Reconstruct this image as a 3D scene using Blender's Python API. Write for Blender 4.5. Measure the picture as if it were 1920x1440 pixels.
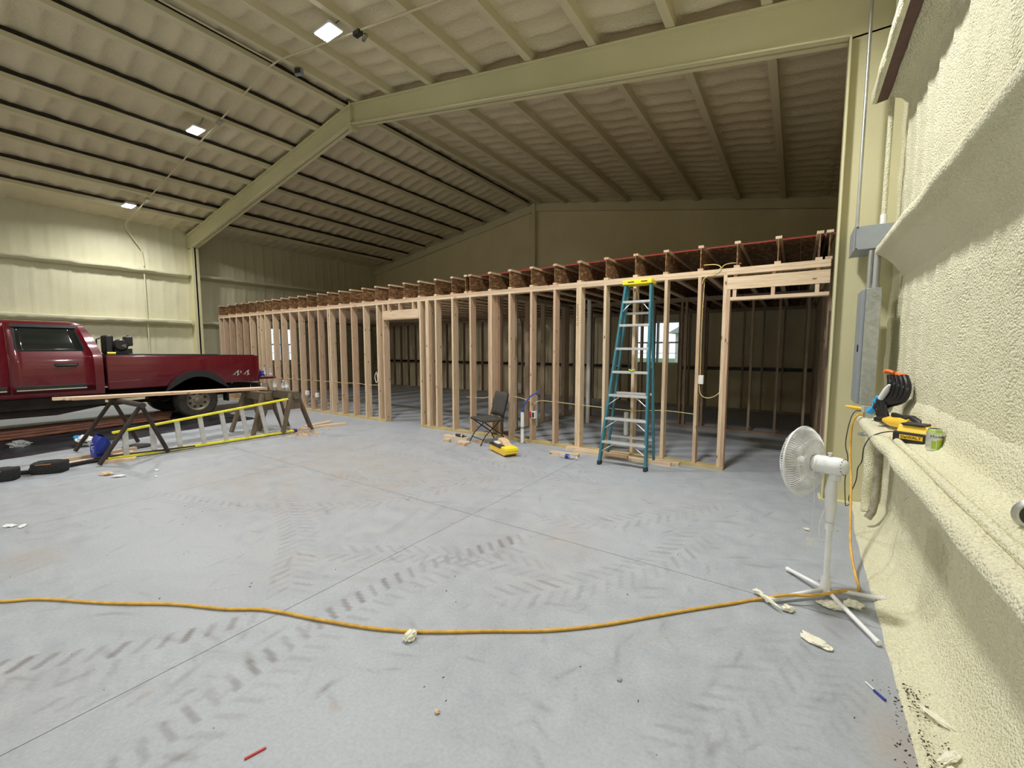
import bpy, bmesh, math, random
import numpy as np
from mathutils import Vector, Matrix, noise, Euler
random.seed(7); rng = np.random.default_rng(5)
PI = math.pi; R_ = math.radians
for o in list(bpy.data.objects): bpy.data.objects.remove(o)
S = bpy.context.scene; COL = S.collection
# ------------------------------------------------------------------ camera
cam = bpy.data.cameras.new('camera'); co = bpy.data.objects.new('camera', cam); COL.objects.link(co)
cam.sensor_width = 36; cam.sensor_fit = 'HORIZONTAL'; cam.lens = 794.2/1920*36; cam.clip_start = .05; cam.clip_end = 300
co.location = (0, 0, 1.513); co.rotation_euler = (R_(90-4.86), 0, R_(33.81)); S.camera = co
# ------------------------------------------------------------------ world, exposure
W = bpy.data.worlds.new('world'); S.world = W; W.use_nodes = True
bg = W.node_tree.nodes['Background']; bg.inputs[0].default_value = (.86, .93, 1, 1); bg.inputs[1].default_value = 1.25
S.view_settings.view_transform = 'Standard'; S.view_settings.look = 'None'; S.view_settings.gamma = 1
S.view_settings.use_curve_mapping = False; S.view_settings.exposure = 0.0
LAMP_W = 128.0; LAMP_COL = (1.0, .985, .955)
LAMPS = [(-5.25, 3.55), (-9.4, 3.55), (-13.3, 3.55), (-1.1, 3.55),
         (-1.1, -3.6), (-5.25, -3.6), (-9.4, -3.6), (-13.3, -3.6)]
# ------------------------------------------------------------------ node helpers
def mat(name, rough=.6, metal=0, col=(.5, .5, .5)):
    m = bpy.data.materials.new(name); m.use_nodes = True
    b = m.node_tree.nodes['Principled BSDF']
    b.inputs['Roughness'].default_value = rough; b.inputs['Metallic'].default_value = metal
    b.inputs['Base Color'].default_value = (*col, 1)
    return m, m.node_tree, b
def N(t, typ, **k):
    n = t.nodes.new(typ)
    for a, v in k.items():
        if a.startswith('i_'): n.inputs[int(a[2:])].default_value = v
        else: setattr(n, a, v)
    return n
def L(t, a, b): t.links.new(a, b)
def ramp(t, fac, stops):
    r = N(t, 'ShaderNodeValToRGB'); e = r.color_ramp.elements
    e[0].position, e[0].color = stops[0][0], (*stops[0][1], 1)
    e[1].position, e[1].color = stops[-1][0], (*stops[-1][1], 1)
    for p, c in stops[1:-1]:
        x = e.new(p); x.color = (*c, 1)
    L(t, fac, r.inputs[0]); return r.outputs[0]
def noise_n(t, scale, detail=3, vec=None, rough=.5):
    n = N(t, 'ShaderNodeTexNoise'); n.inputs['Scale'].default_value = scale; n.inputs['Detail'].default_value = detail
    n.inputs['Roughness'].default_value = rough
    if vec is not None: L(t, vec, n.inputs['Vector'])
    return n.outputs[0]
def mapping(t, scale=(1, 1, 1), coord='Object', rnd=False):
    c = N(t, 'ShaderNodeTexCoord'); v = c.outputs[coord]
    if rnd:
        oi = N(t, 'ShaderNodeObjectInfo'); mu = N(t, 'ShaderNodeMath', operation='MULTIPLY', i_1=57.0); L(t, oi.outputs['Random'], mu.inputs[0])
        a = N(t, 'ShaderNodeVectorMath', operation='ADD'); L(t, v, a.inputs[0]); L(t, mu.outputs[0], a.inputs[1]); v = a.outputs[0]
    m = N(t, 'ShaderNodeMapping'); m.inputs['Scale'].default_value = scale; L(t, v, m.inputs[0]); return m.outputs[0]
def bump(t, b, h, strength=.3, dist=.01):
    n = N(t, 'ShaderNodeBump'); n.inputs['Strength'].default_value = strength; n.inputs['Distance'].default_value = dist
    L(t, h, n.inputs['Height']); L(t, n.outputs[0], b.inputs['Normal'])
def mixc(t, fac, a, b, blend='MIX'):
    m = N(t, 'ShaderNodeMix', data_type='RGBA', blend_type=blend)
    for s, v in ((m.inputs[0], fac), (m.inputs[6], a), (m.inputs[7], b)):
        if isinstance(v, (int, float)): s.default_value = v
        elif isinstance(v, tuple): s.default_value = (*v, 1)
        else: L(t, v, s)
    return m.outputs[2]
def simple(name, col, rough=.6, metal=0, var=.12, scale=12, bmp=0, coat=0):
    m, t, b = mat(name, rough, metal, col)
    f = noise_n(t, scale, 4, mapping(t, rnd=True))
    L(t, ramp(t, f, [(.3, tuple(max(0, c*(1-var)) for c in col)), (.7, tuple(min(1, c*(1+var)) for c in col))]), b.inputs['Base Color'])
    if bmp: bump(t, b, f, bmp)
    if coat: b.inputs['Coat Weight'].default_value = coat; b.inputs['Coat Roughness'].default_value = .06
    return m
def foam(name, c0, c1, grain=34, strength=.55, dist=.012):
    m, t, b = mat(name, .75)
    v = mapping(t); big = noise_n(t, 1.1, 3, v); f = noise_n(t, grain, 3, v, .6)
    vo = N(t, 'ShaderNodeTexVoronoi', feature='SMOOTH_F1'); vo.inputs['Scale'].default_value = grain*1.7; L(t, v, vo.inputs['Vector'])
    L(t, ramp(t, big, [(.3, c0), (.7, c1)]), b.inputs['Base Color'])
    a = N(t, 'ShaderNodeMath', operation='SUBTRACT'); L(t, f, a.inputs[0]); L(t, vo.outputs[0], a.inputs[1])
    bump(t, b, a.outputs[0], strength, dist); return m
M = {}
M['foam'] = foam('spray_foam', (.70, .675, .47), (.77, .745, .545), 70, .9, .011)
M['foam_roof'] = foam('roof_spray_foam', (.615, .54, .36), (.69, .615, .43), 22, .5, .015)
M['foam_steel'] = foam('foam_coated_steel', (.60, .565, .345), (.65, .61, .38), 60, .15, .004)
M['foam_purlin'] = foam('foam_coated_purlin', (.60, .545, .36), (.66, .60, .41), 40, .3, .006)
M['foam_raw'] = foam('raw_foam_chunk', (.78, .76, .60), (.84, .82, .68), 60, .5, .01)
def wood(name, axis, dark=1.0, knots=True):
    m, t, b = mat(name, .65)
    sc = [9, 9, 9]; sc[axis] = .8
    v = mapping(t, tuple(sc), rnd=True); g = noise_n(t, 5, 5, v, .6)
    oi = N(t, 'ShaderNodeObjectInfo')
    tone = ramp(t, oi.outputs['Random'], [(0, (.58*dark, .39*dark, .27*dark)), (.5, (.70*dark, .53*dark, .37*dark)), (1, (.77*dark, .61*dark, .42*dark))])
    gr = ramp(t, g, [(.35, (.80, .78, .74)), (.6, (1, 1, 1))])
    c = mixc(t, 1.0, tone, gr, 'MULTIPLY')
    if knots:
        sk = [11, 11, 11]; sk[axis] = 4
        vo = N(t, 'ShaderNodeTexVoronoi'); vo.inputs['Scale'].default_value = 1.0; vo.inputs['Randomness'].default_value = 1
        L(t, mapping(t, tuple(sk), rnd=True), vo.inputs['Vector'])
        k = ramp(t, vo.outputs['Distance'], [(.07, (1, 1, 1)), (.13, (0, 0, 0))])
        c = mixc(t, k, c, (.16, .08, .04))
    L(t, c, b.inputs['Base Color']); bump(t, b, g, .12, .003); return m
M['wood_x'] = wood('pine_grain_along_x', 0); M['wood_y'] = wood('pine_grain_along_y', 1); M['wood_z'] = wood('pine_grain_along_z', 2)
M['wood_pale'] = wood('pale_new_pine', 1, 1.16); M['wood_old'] = wood('weathered_brown_wood', 2, .20); M['wood_dark'] = wood('dark_brown_wood', 2, .48)  # wood_dark: same wood recipe at a darker tone, for the inner framing

def osb():
    m, t, b = mat('osb', .75)
    vo = N(t, 'ShaderNodeTexVoronoi'); L(t, mapping(t, (30, 14, 34), rnd=True), vo.inputs['Vector']); vo.inputs['Scale'].default_value = 1
    n = noise_n(t, 26, 4, mapping(t, (1, .5, 1.4), rnd=True))
    c = ramp(t, vo.outputs['Color'], [(.15, (.13, .06, .025)), (.5, (.30, .16, .07)), (.85, (.47, .29, .13))])
    L(t, mixc(t, ramp(t, n, [(.4, (0, 0, 0)), (.62, (1, 1, 1))]), (.14, .07, .03), c), b.inputs['Base Color']); bump(t, b, n, .3, .004); return m
M['osb'] = osb()
def concrete():
    m, t, b = mat('concrete', .42)
    v = mapping(t, coord='Object')
    at = N(t, 'ShaderNodeAttribute', attribute_name='dirt'); an = N(t, 'ShaderNodeAttribute', attribute_name='brown')
    n1 = noise_n(t, .9, 5, v, .6); n2 = noise_n(t, 7, 5, v, .65); n3 = noise_n(t, 60, 3, v, .6)
    base = ramp(t, n1, [(.3, (.345, .372, .412)), (.55, (.40, .43, .472)), (.75, (.375, .393, .42))])
    base = mixc(t, .35, base, ramp(t, n2, [(.35, (.315, .34, .372)), (.65, (.45, .475, .505))]))
    fine = ramp(t, n3, [(.3, (.84, .84, .84)), (.7, (1.0, 1.0, 1.0))]); base = mixc(t, 1, base, fine, 'MULTIPLY')
    brk = N(t, 'ShaderNodeMath', operation='MULTIPLY'); L(t, at.outputs['Fac'], brk.inputs[0]); L(t, ramp(t, n2, [(.25, (.6, .6, .6)), (.55, (1, 1, 1))]), brk.inputs[1])
    base = mixc(t, brk.outputs[0], base, (.165, .155, .15))
    br2 = N(t, 'ShaderNodeMath', operation='MULTIPLY'); L(t, an.outputs['Fac'], br2.inputs[0]); L(t, ramp(t, n2, [(.35, (.2, .2, .2)), (.65, (1, 1, 1))]), br2.inputs[1])
    base = mixc(t, br2.outputs[0], base, (.35, .29, .235))
    L(t, base, b.inputs['Base Color']); L(t, ramp(t, n2, [(.3, (.38, .38, .38)), (.7, (.6, .6, .6))]), b.inputs['Roughness'])
    bump(t, b, n3, .1, .002); return m
M['concrete'] = concrete()
M['joint'] = simple('joint_gap', (.13, .13, .13), .9)
M['white'] = simple('white_plastic', (.80, .81, .82), .35, 0, .03)
M['pvc'] = simple('white_pvc', (.82, .82, .80), .4, 0, .04)
M['blue_pex'] = simple('blue_pex', (.03, .09, .42), .4)
M['teal'] = simple('teal_fibreglass', (.035, .17, .22), .45, 0, .15)
M['yel'] = simple('yellow_plastic', (.92, .76, .03), .4, 0, .05)
M['yel2'] = simple('yellow_fibreglass', (.80, .72, .03), .5, 0, .12)
M['amber'] = simple('amber_yellow_plastic', (.93, .58, .05), .4, 0, .06)
M['alu'] = simple('aluminium', (.66, .66, .66), .42, .6, .1)
M['galv'] = simple('galvanised_steel', (.48, .50, .485), .38, .75, .14, 30)
M['grey_paint'] = simple('grey_painted_steel', (.30, .33, .36), .5, .2, .04)
M['conduit'] = simple('conduit_steel', (.50, .51, .50), .35, .7, .08)
M['black'] = simple('black_plastic', (.018, .018, .019), .45)
M['rubber'] = simple('black_rubber', (.022, .022, .023), .7, bmp=.1)
M['hose'] = simple('glossy_black_hose', (.012, .012, .013), .22)
M['fabric'] = simple('dark_grey_canvas', (.055, .053, .045), .9, 0, .25, 40, .2)
M['blacksteel'] = simple('black_steel', (.02, .02, .02), .4, .5)
M['brownsteel'] = simple('rusty_brown_pipe', (.05, .036, .03), .75, .2, .4, 8)
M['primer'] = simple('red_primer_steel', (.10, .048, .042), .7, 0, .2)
M['bare'] = simple('cavity_shade_steel', (.04, .032, .024), .8, 0, .3)  # unsprayed web steel, coloured near black to carry the cavity shade
M['paint'] = simple('dark_red_car_paint', (.125, .001, .010), .3, .1, .05, 3, 0, .6)
M['redplas'] = simple('red_plastic', (.45, .02, .02), .4)
M['glass_dark'] = simple('tinted_glass', (.012, .016, .015), .06, 0, .05, coat=.6)
M['trim'] = simple('black_trim', (.02, .02, .021), .5)
M['chrome'] = simple('chrome', (.75, .74, .70), .2, .9, .03)
M['tyre'] = simple('dusty_tyre', (.045, .040, .033), .85, 0, .35, 9)
M['rim'] = simple('dirty_alloy', (.30, .27, .21), .5, .5, .2, 10)
M['wood_siding'] = simple('red_brown_boards', (.16, .065, .04), .7, 0, .35, 5)
M['mud'] = simple('dirty_underbody', (.012, .010, .008), .9, 0, .5, 5)
M['orange'] = simple('orange_plastic', (.85, .17, .03), .4)
M['cord'] = simple('yellow_cord', (.62, .36, .06), .5, 0, .2, 20)
M['romex'] = simple('yellow_cable', (.80, .66, .28), .5)
M['tarp'] = simple('black_plastic_sheet', (.012, .013, .016), .35, 0, .3, 6, .4)
M['blue'] = simple('blue_bucket', (.01, .03, .30), .4)
M['bluelt'] = simple('light_blue_tape', (.03, .35, .75), .5)
M['suede'] = simple('tan_label', (.42, .20, .09), .8)
M['dustwood'] = simple('sawdust', (.66, .48, .30), .9, 0, .25, 60)
M['redline'] = simple('red_edge_seal', (.28, .03, .015), .7)
M['green'] = simple('grass', (.10, .22, .05), .9, 0, .4, 3)
M['house'] = simple('pale_siding', (.55, .56, .52), .8)
M['limegreen'] = simple('lime_green_ink', (.36, .55, .06), .35, .2, .08, 30)
M['silver'] = simple('silver_aluminium', (.72, .74, .75), .28, .7, .06, 40)
M['ink'] = simple('black_ink', (.02, .02, .02), .6)
M['blackwire'] = simple('black_wire', (.01, .01, .01), .5)
def glassmat():
    m, t, b = mat('window_glass', .02, 0, (.95, .98, 1)); b.inputs['Transmission Weight'].default_value = 1; b.inputs['IOR'].default_value = 1.05; return m
M['glass'] = glassmat()
def clearplastic():
    m, t, b = mat('clear_plastic', .08, 0, (.9, .94, .97)); b.inputs['Transmission Weight'].default_value = .8; b.inputs['IOR'].default_value = 1.25; return m
M['clear'] = clearplastic()
def emis():
    m, t, b = mat('led_lens', .4, 0, (1, 1, 1)); b.inputs['Emission Color'].default_value = (.93, .96, 1, 1); b.inputs['Emission Strength'].default_value = 45; return m
M['led'] = emis()
# ------------------------------------------------------------------ geometry helpers
MW = {}
class MB:
    def __init__(s): s.v = []; s.f = []
    def add(s, vs, fs):
        n = len(s.v); s.v += [tuple(v) for v in vs]; s.f += [tuple(i+n for i in f) for f in fs]; return s
    def box(s, a, b):
        (x0, y0, z0), (x1, y1, z1) = a, b
        return s.add([(x0,y0,z0),(x1,y0,z0),(x1,y1,z0),(x0,y1,z0),(x0,y0,z1),(x1,y0,z1),(x1,y1,z1),(x0,y1,z1)],
                     [(0,3,2,1),(4,5,6,7),(0,1,5,4),(1,2,6,5),(2,3,7,6),(3,0,4,7)])
    def ob(s, c, size, rot=(0, 0, 0)):
        m = Euler(rot).to_matrix() if not isinstance(rot, Matrix) else rot
        h = Vector(size)/2; vs = []
        for z in (-1, 1):
            for x, y in ((-1,-1),(1,-1),(1,1),(-1,1)): vs.append(m @ Vector((x*h.x, y*h.y, z*h.z)) + Vector(c))
        return s.add(vs, [(0,3,2,1),(4,5,6,7),(0,1,5,4),(1,2,6,5),(2,3,7,6),(3,0,4,7)])
    def beam(s, p, q, w, h, up=(0, 0, 1)):      # rectangular bar from p to q
        p, q = Vector(p), Vector(q); d = (q-p).normalized(); u = Vector(up); sdir = d.cross(u)
        if sdir.length < 1e-4: sdir = d.cross(Vector((1, 0, 0)))
        sdir.normalize(); u = sdir.cross(d); vs = []
        for c in (p, q):
            for a, b in ((-1,-1),(1,-1),(1,1),(-1,1)): vs.append(c + sdir*a*w/2 + u*b*h/2)
        return s.add(vs, [(0,3,2,1),(4,5,6,7),(0,1,5,4),(1,2,6,5),(2,3,7,6),(3,0,4,7)])
    def tube(s, pts, r, n=8, caps=True):
        pts = [Vector(p) for p in pts]; rr = r if isinstance(r, (list, tuple)) else [r]*len(pts); vs = []; ref = None
        for i, p in enumerate(pts):
            d = (pts[min(i+1, len(pts)-1)] - pts[max(i-1, 0)]).normalized()
            if ref is None: ref = d.orthogonal().normalized()
            ref = (ref - d*ref.dot(d)); ref = ref.normalized() if ref.length > 1e-6 else d.orthogonal().normalized()
            b = d.cross(ref)
            for k in range(n):
                a = 2*PI*k/n; vs.append(p + (ref*math.cos(a) + b*math.sin(a))*rr[i])
        fs = []
        for i in range(len(pts)-1):
            for k in range(n): fs.append((i*n+k, i*n+(k+1) % n, (i+1)*n+(k+1) % n, (i+1)*n+k))
        if caps: fs.append(tuple(range(n-1, -1, -1))); fs.append(tuple((len(pts)-1)*n+k for k in range(n)))
        return s.add(vs, fs)
    def lathe(s, prof, c=(0, 0, 0), m=None, n=24, caps=True):   # prof (r, h) along local z
        m = m or Matrix.Identity(3); vs = []; fs = []
        for r, h in prof:
            for k in range(n):
                a = 2*PI*k/n; vs.append(m @ Vector((r*math.cos(a), r*math.sin(a), h)) + Vector(c))
        for i in range(len(prof)-1):
            for k in range(n): fs.append((i*n+k, i*n+(k+1) % n, (i+1)*n+(k+1) % n, (i+1)*n+k))
        if caps and prof[0][0] > 1e-5: fs.append(tuple(range(n-1, -1, -1)))
        if caps and prof[-1][0] > 1e-5: fs.append(tuple((len(prof)-1)*n+k for k in range(n)))
        return s.add(vs, fs)
    def prism(s, poly, axis, a, b):             # poly in the two other axes
        n = len(poly); vs = []
        for t in (a, b):
            for p in poly:
                v = list(p); v.insert(axis, t); vs.append(v)
        fs = [tuple(range(n)), tuple(range(2*n-1, n-1, -1))]
        for i in range(n): fs.append((i, i+n, (i+1) % n+n, (i+1) % n))
        return s.add(vs, fs)
    def grid(s, P, flip=False):                 # P rows x cols of points (numpy)
        r, c = P.shape[:2]; n = len(s.v); s.v += [tuple(p) for p in P.reshape(-1, 3).tolist()]
        for i in range(r-1):
            for j in range(c-1):
                q = (n+i*c+j, n+i*c+j+1, n+(i+1)*c+j+1, n+(i+1)*c+j); s.f.append(q[::-1] if flip else q)
        return s
    def build(s, name, m, parent=None, smooth=False, bevel=0, bseg=2, world=True, kind=None, loc=None, label=None):
        me = bpy.data.meshes.new(name); vs = s.v
        if parent is not None and world and parent in MW:
            im = MW[parent].inverted(); vs = [im @ Vector(v) for v in vs]
        if loc is not None: vs = [Vector(v)-Vector(loc) for v in vs]
        me.from_pydata([tuple(v) for v in vs], [], s.f); me.materials.append(M[m] if isinstance(m, str) else m)
        bm = bmesh.new(); bm.from_mesh(me); bmesh.ops.recalc_face_normals(bm, faces=bm.faces); bm.to_mesh(me); bm.free()
        if smooth:
            me.polygons.foreach_set('use_smooth', [True]*len(me.polygons))
            if not bevel and hasattr(me, 'set_sharp_from_angle'): me.set_sharp_from_angle(angle=R_(40 if smooth is True else smooth))
        o = bpy.data.objects.new(name, me); COL.objects.link(o)
        if loc is not None: o.location = loc
        if parent is not None: o.parent = parent; MW[o] = MW.get(parent, Matrix.Identity(4))
        else: MW[o] = Matrix.Translation(loc) if loc is not None else Matrix.Identity(4)
        if bevel:
            md = o.modifiers.new('bevel', 'BEVEL'); md.width = bevel; md.segments = bseg; md.limit_method = 'ANGLE'; md.angle_limit = R_(35)
        if kind: o['kind'] = kind
        if label: o['label'] = label
        return o
def thing(name, label, cat, loc=(0, 0, 0), rz=0, group=None):
    o = bpy.data.objects.new(name, None); COL.objects.link(o); o.empty_display_size = .1
    o.location = loc; o.rotation_euler = (0, 0, rz); o['label'] = label; o['category'] = cat
    if group: o['group'] = group
    MW[o] = Matrix.Translation(loc) @ Matrix.Rotation(rz, 4, 'Z'); return o
def tag(o, label, cat, group=None):
    o['label'] = label; o['category'] = cat
    if group: o['group'] = group
    return o
def inst(name, me, parent, loc, rot=(0, 0, 0)):
    o = bpy.data.objects.new(name, me); COL.objects.link(o); o.parent = parent; o.location = loc; o.rotation_euler = rot; return o
def boxmesh(name, size, m):
    b = MB().box((0, 0, 0), size); me = bpy.data.meshes.new(name); me.from_pydata(b.v, [], b.f); me.materials.append(M[m]); return me
def one(name, mb, m, label, cat, group=None, loc=None, **k):
    return tag(mb.build(name, m, None, loc=loc, **k), label, cat, group)
def text(name, s, m, parent, origin, xdir, ydir, size, world=True, bend=None, extr=.0008, align='CENTER'):
    cu = bpy.data.curves.new(name, 'FONT'); cu.body = s; cu.size = size; cu.extrude = extr; cu.align_x = align; cu.align_y = 'CENTER'; cu.resolution_u = 3
    tmp = bpy.data.objects.new('t', cu); COL.objects.link(tmp); dg = bpy.context.evaluated_depsgraph_get()
    me = bpy.data.meshes.new_from_object(tmp.evaluated_get(dg)); bpy.data.objects.remove(tmp)
    xd, yd = Vector(xdir).normalized(), Vector(ydir).normalized(); zd = xd.cross(yd); im = MW[parent].inverted() if world else Matrix.Identity(4)
    for v in me.vertices:
        x, y, z = v.co
        if bend: v.co = bend(x, y, z)
        else: v.co = Vector(origin) + xd*x + yd*y + zd*z
        v.co = im @ v.co
    me.materials.clear(); me.materials.append(M[m]); o = bpy.data.objects.new(name, me); COL.objects.link(o); o.parent = parent; return o
def curve(pts, n=8):                        # Catmull-Rom
    p = [Vector(q) for q in pts]; p = [p[0]*2-p[1]] + p + [p[-1]*2-p[-2]]; out = []
    for i in range(1, len(p)-2):
        for k in range(n):
            t = k/n; a, b, c, d = p[i-1:i+3]
            out.append(.5*((2*b)+(c-a)*t+(2*a-5*b+4*c-d)*t*t+(3*b-a-3*c+d)*t**3))
    out.append(p[-2]); return out
def ns(x, y, z, s): return noise.noise(Vector((x*s, y*s, z*s)))
# ================================================================== SETTING
XR, Y0, Y1, FR = -7.06, -8.1, 11.9, 5.235          # ridge x, building ends, frame y
def zr(x): return 6.01-.165*abs(x-XR)              # purlin underside / rafter top
# ---- floor: slabs with recessed control joints
floor = MB().box((-15.1, Y0-.2, -.20), (1.0, Y1+.2, -.012)).build('floor', 'joint', kind='structure')
xs = [-15.1, -14.35, -11.36, -8.37, -5.38, -2.39, .95]; ys = [Y0, -6.05, -3.07, -.08, 2.91, 5.9, 8.9, Y1+.1]
G = .0017
def seg_track(X, Y, pts, width, pitch, skew, amp, side='both', duty=.42, seed=0):
    out = np.zeros_like(X); pts = np.array([list(p)[:2] for p in curve([(a, b, 0) for a, b in pts], 6)]); u0 = 0
    seen = np.full(X.shape, 9.); U = np.zeros_like(X); Vv = np.zeros_like(X)
    for a, b in zip(pts[:-1], pts[1:]):
        d = b-a; ln = np.hypot(*d)
        if ln < 1e-6: continue
        d /= ln; rx, ry = X-a[0], Y-a[1]; u = rx*d[0]+ry*d[1]; v = -rx*d[1]+ry*d[0]; uc = np.clip(u, 0, ln)
        dist = np.hypot(rx-uc*d[0], ry-uc*d[1]); k = dist < seen
        seen = np.where(k, dist, seen); U = np.where(k, u0+uc, U); Vv = np.where(k, v, Vv); u0 += ln
    inside = seen < width/2; av = np.abs(Vv)/(width/2); sgn = np.sign(Vv)
    ph = (U + np.where(sgn > 0, 0, pitch/2) + av*skew)/pitch; fr = ph-np.floor(ph); idx = np.floor(ph).astype(int)
    rnd = np.abs(np.sin(idx*12.9898+sgn*4.1+seed)*43758.5453) % 1
    e = np.clip(np.minimum(fr, duty-fr)/.07, 0, 1); edge = np.clip((1-av)/.15, 0, 1)*np.clip((av-.05)/.08, 0, 1)
    o = amp*e*edge*(.35+.65*rnd)*inside*np.clip(U/.15, 0, 1)*np.clip((u0-U)/.25, 0, 1)
    if side == 'left': o = o*np.where(sgn > 0, 1, .35)
    if side == 'right': o = o*np.where(sgn < 0, 1, .35)
    return o
def vnoise(X, Y, s, seed):
    r = np.random.default_rng(seed); g = r.random((64, 64)); x = X*s+100; y = Y*s+100; xi = np.floor(x).astype(int); yi = np.floor(y).astype(int)
    fx = x-xi; fy = y-yi; fx = fx*fx*(3-2*fx); fy = fy*fy*(3-2*fy); gg = lambda a, b: g[a % 64, b % 64]
    return (gg(xi, yi)*(1-fx)+gg(xi+1, yi)*fx)*(1-fy)+(gg(xi, yi+1)*(1-fx)+gg(xi+1, yi+1)*fx)*fy
def blob(X, Y, cx, cy, rx, ry, a=0):
    c, s = math.cos(a), math.sin(a); u = ((X-cx)*c+(Y-cy)*s)/rx; v = (-(X-cx)*s+(Y-cy)*c)/ry; return np.exp(-(u*u+v*v))
def dirt_fields(X, Y):
    d = np.zeros_like(X)
    T = [([(-1.86,.15),(-1.88,.30),(-1.91,.53),(-1.97,.77),(-2.03,1.1),(-2.06,1.5),(-1.98,2.02),(-1.64,2.85)], .32, .09, -.05, .9, 'left'),
         ([(-3.2,-.02),(-2.94,.26),(-2.73,.50),(-2.55,.75),(-2.33,1.2)], .28, .10, -.03, .95, 'left'),
         ([(-2.45,1.26),(-2.85,1.51),(-3.32,1.81),(-3.99,2.07),(-4.6,2.3)], .28, .085, .10, .42, 'both'),
         ([(-5.6,1.4),(-5.0,1.6),(-4.33,1.81),(-3.53,2.41),(-3.2,3.0),(-3.0,3.6)], .26, .10, .1, .40, 'both'),
         ([(-4.9,2.6),(-4.5,2.88),(-3.9,3.01),(-3.14,3.51),(-2.7,4.2)], .26, .10, .1, .36, 'both'),
         ([(-2.7,.25),(-2.5,.42),(-2.2,.66),(-1.9,.9)], .2, .09, .05, .45, 'right'),
         ([(-1.5,1.9),(-1.2,2.25),(-.94,2.62),(-.7,3.1),(-.55,3.8)], .30, .10, .12, .42, 'both'),
         ([(-2.9,1.7),(-2.5,1.95),(-2.1,2.2),(-1.7,2.35),(-1.2,2.45)], .28, .10, .12, .36, 'both'),
         ([(-5.2,4.9),(-4.4,4.6),(-3.6,4.35),(-2.6,4.3),(-1.6,4.5)], .28, .10, .12, .34, 'both'),
         ([(-1.9,3.2),(-1.4,3.35),(-.9,3.9),(-.5,4.6)], .28, .10, .12, .30, 'both'),
         ([(-.4,1.4),(-.2,1.8),(0,2.3),(.1,2.8)], .25, .10, .12, .30, 'both'),
         ([(.1,1.9),(.22,2.2),(.3,2.6)], .2, .07, .08, .40, 'both'),
         ([(-6.2,3.6),(-5.2,3.9),(-4.2,4.0),(-3.4,3.8)], .26, .11, .12, .26, 'both')]
    for i, (p, w, pi, sk, am, sd) in enumerate(T): d = np.maximum(d, seg_track(X, Y, p, w, pi, sk, am, sd, seed=i*3.3))
    n = vnoise(X, Y, 2.2, 3)*.6+vnoise(X, Y, 6, 4)*.4
    d *= .55+.75*n
    streak = np.clip(vnoise(X*1+Y*.5, Y*6-X*3, 1.6, 8)*1.9-1.25, 0, 1)*np.clip(vnoise(X, Y, .9, 9)*2-.7, 0, 1)*.42
    streak += np.clip(vnoise(X*6+Y*2, Y*1-X*.3, 1.6, 18)*1.9-1.3, 0, 1)*np.clip(vnoise(X, Y, .8, 19)*2-.7, 0, 1)*.42
    d += streak + blob(X, Y, -1.05, .95, .05, .04)*.35 + blob(X, Y, .27, 2.85, .10, .12)*.5
    for a in range(420):                      # scattered short scuffs
        cx, cy = rng.uniform(-5.5, .4), rng.uniform(.2, 5.4); k = (np.abs(X-cx) < .16) & (np.abs(Y-cy) < .16)
        if k.any(): d[k] += blob(X[k], Y[k], cx, cy, rng.uniform(.03, .09), rng.uniform(.006, .016), rng.uniform(0, PI))*rng.uniform(.15, .5)
    b = blob(X, Y, -5.6, 3.3, 1.3, .9)*.45+blob(X, Y, -4.5, .5, .3, .2)*.5+blob(X, Y, -4.1, 3.4, 1.2, .8)*.5+blob(X, Y, -5.0, 2.2, 1.0, .5)*.35
    b += np.clip(1-(.45-X)/.22, 0, 1)*np.clip((2.6-Y)/.5, 0, 1)*.85+blob(X, Y, -1.55, .97, .03, .03)*.9+blob(X, Y, -2.3, .55, .03, .02)*.8
    b += blob(X, Y, -3, 2.2, 2.2, .9, .4)*.18+np.clip(vnoise(X, Y, 1.4, 33)*1.6-.95, 0, 1)*.35
    b += blob(X, Y, -.5, 2.2, .25, .02, .9)*.35
    return np.clip(d, 0, .9), np.clip(b*(.5+.8*vnoise(X, Y, 5, 12)), 0, .85)
for i in range(len(xs)-1):
    for j in range(len(ys)-1):
        x0, x1, y0, y1 = xs[i]+G, xs[i+1]-G, ys[j]+G, ys[j+1]-G
        fine = 3 <= i <= 5 and 3 <= j <= 4
        if fine or (i == 2 and j in (3, 4)):
            st = .014 if i >= 4 else .025; nx = int((x1-x0)/st)+1; ny = int((y1-y0)/st)+1
            X, Y = np.meshgrid(np.linspace(x0, x1, nx), np.linspace(y0, y1, ny)); n = nx*ny
            me = bpy.data.meshes.new('slab'); idx = np.arange(n).reshape(ny, nx)
            q = np.stack([idx[:-1, :-1], idx[:-1, 1:], idx[1:, 1:], idx[1:, :-1]], -1).reshape(-1, 4)
            me.vertices.add(n); me.vertices.foreach_set('co', np.stack([X.ravel(), Y.ravel(), np.zeros(n)], -1).ravel())
            me.loops.add(q.size); me.loops.foreach_set('vertex_index', q.ravel()); me.polygons.add(len(q))
            me.polygons.foreach_set('loop_start', np.arange(len(q))*4); me.polygons.foreach_set('loop_total', np.full(len(q), 4)); me.update()
            D, B = dirt_fields(X, Y)
            for nm, A in (('dirt', D), ('brown', B)):
                at = me.attributes.new(nm, 'FLOAT', 'POINT'); at.data.foreach_set('value', A.ravel())
            me.materials.append(M['concrete']); o = bpy.data.objects.new('slab', me); COL.objects.link(o); o.parent = floor
            if fine: pass
        else: MB().box((x0, y0, -.03), (x1, y1, 0)).build('slab', 'concrete', floor)
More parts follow.
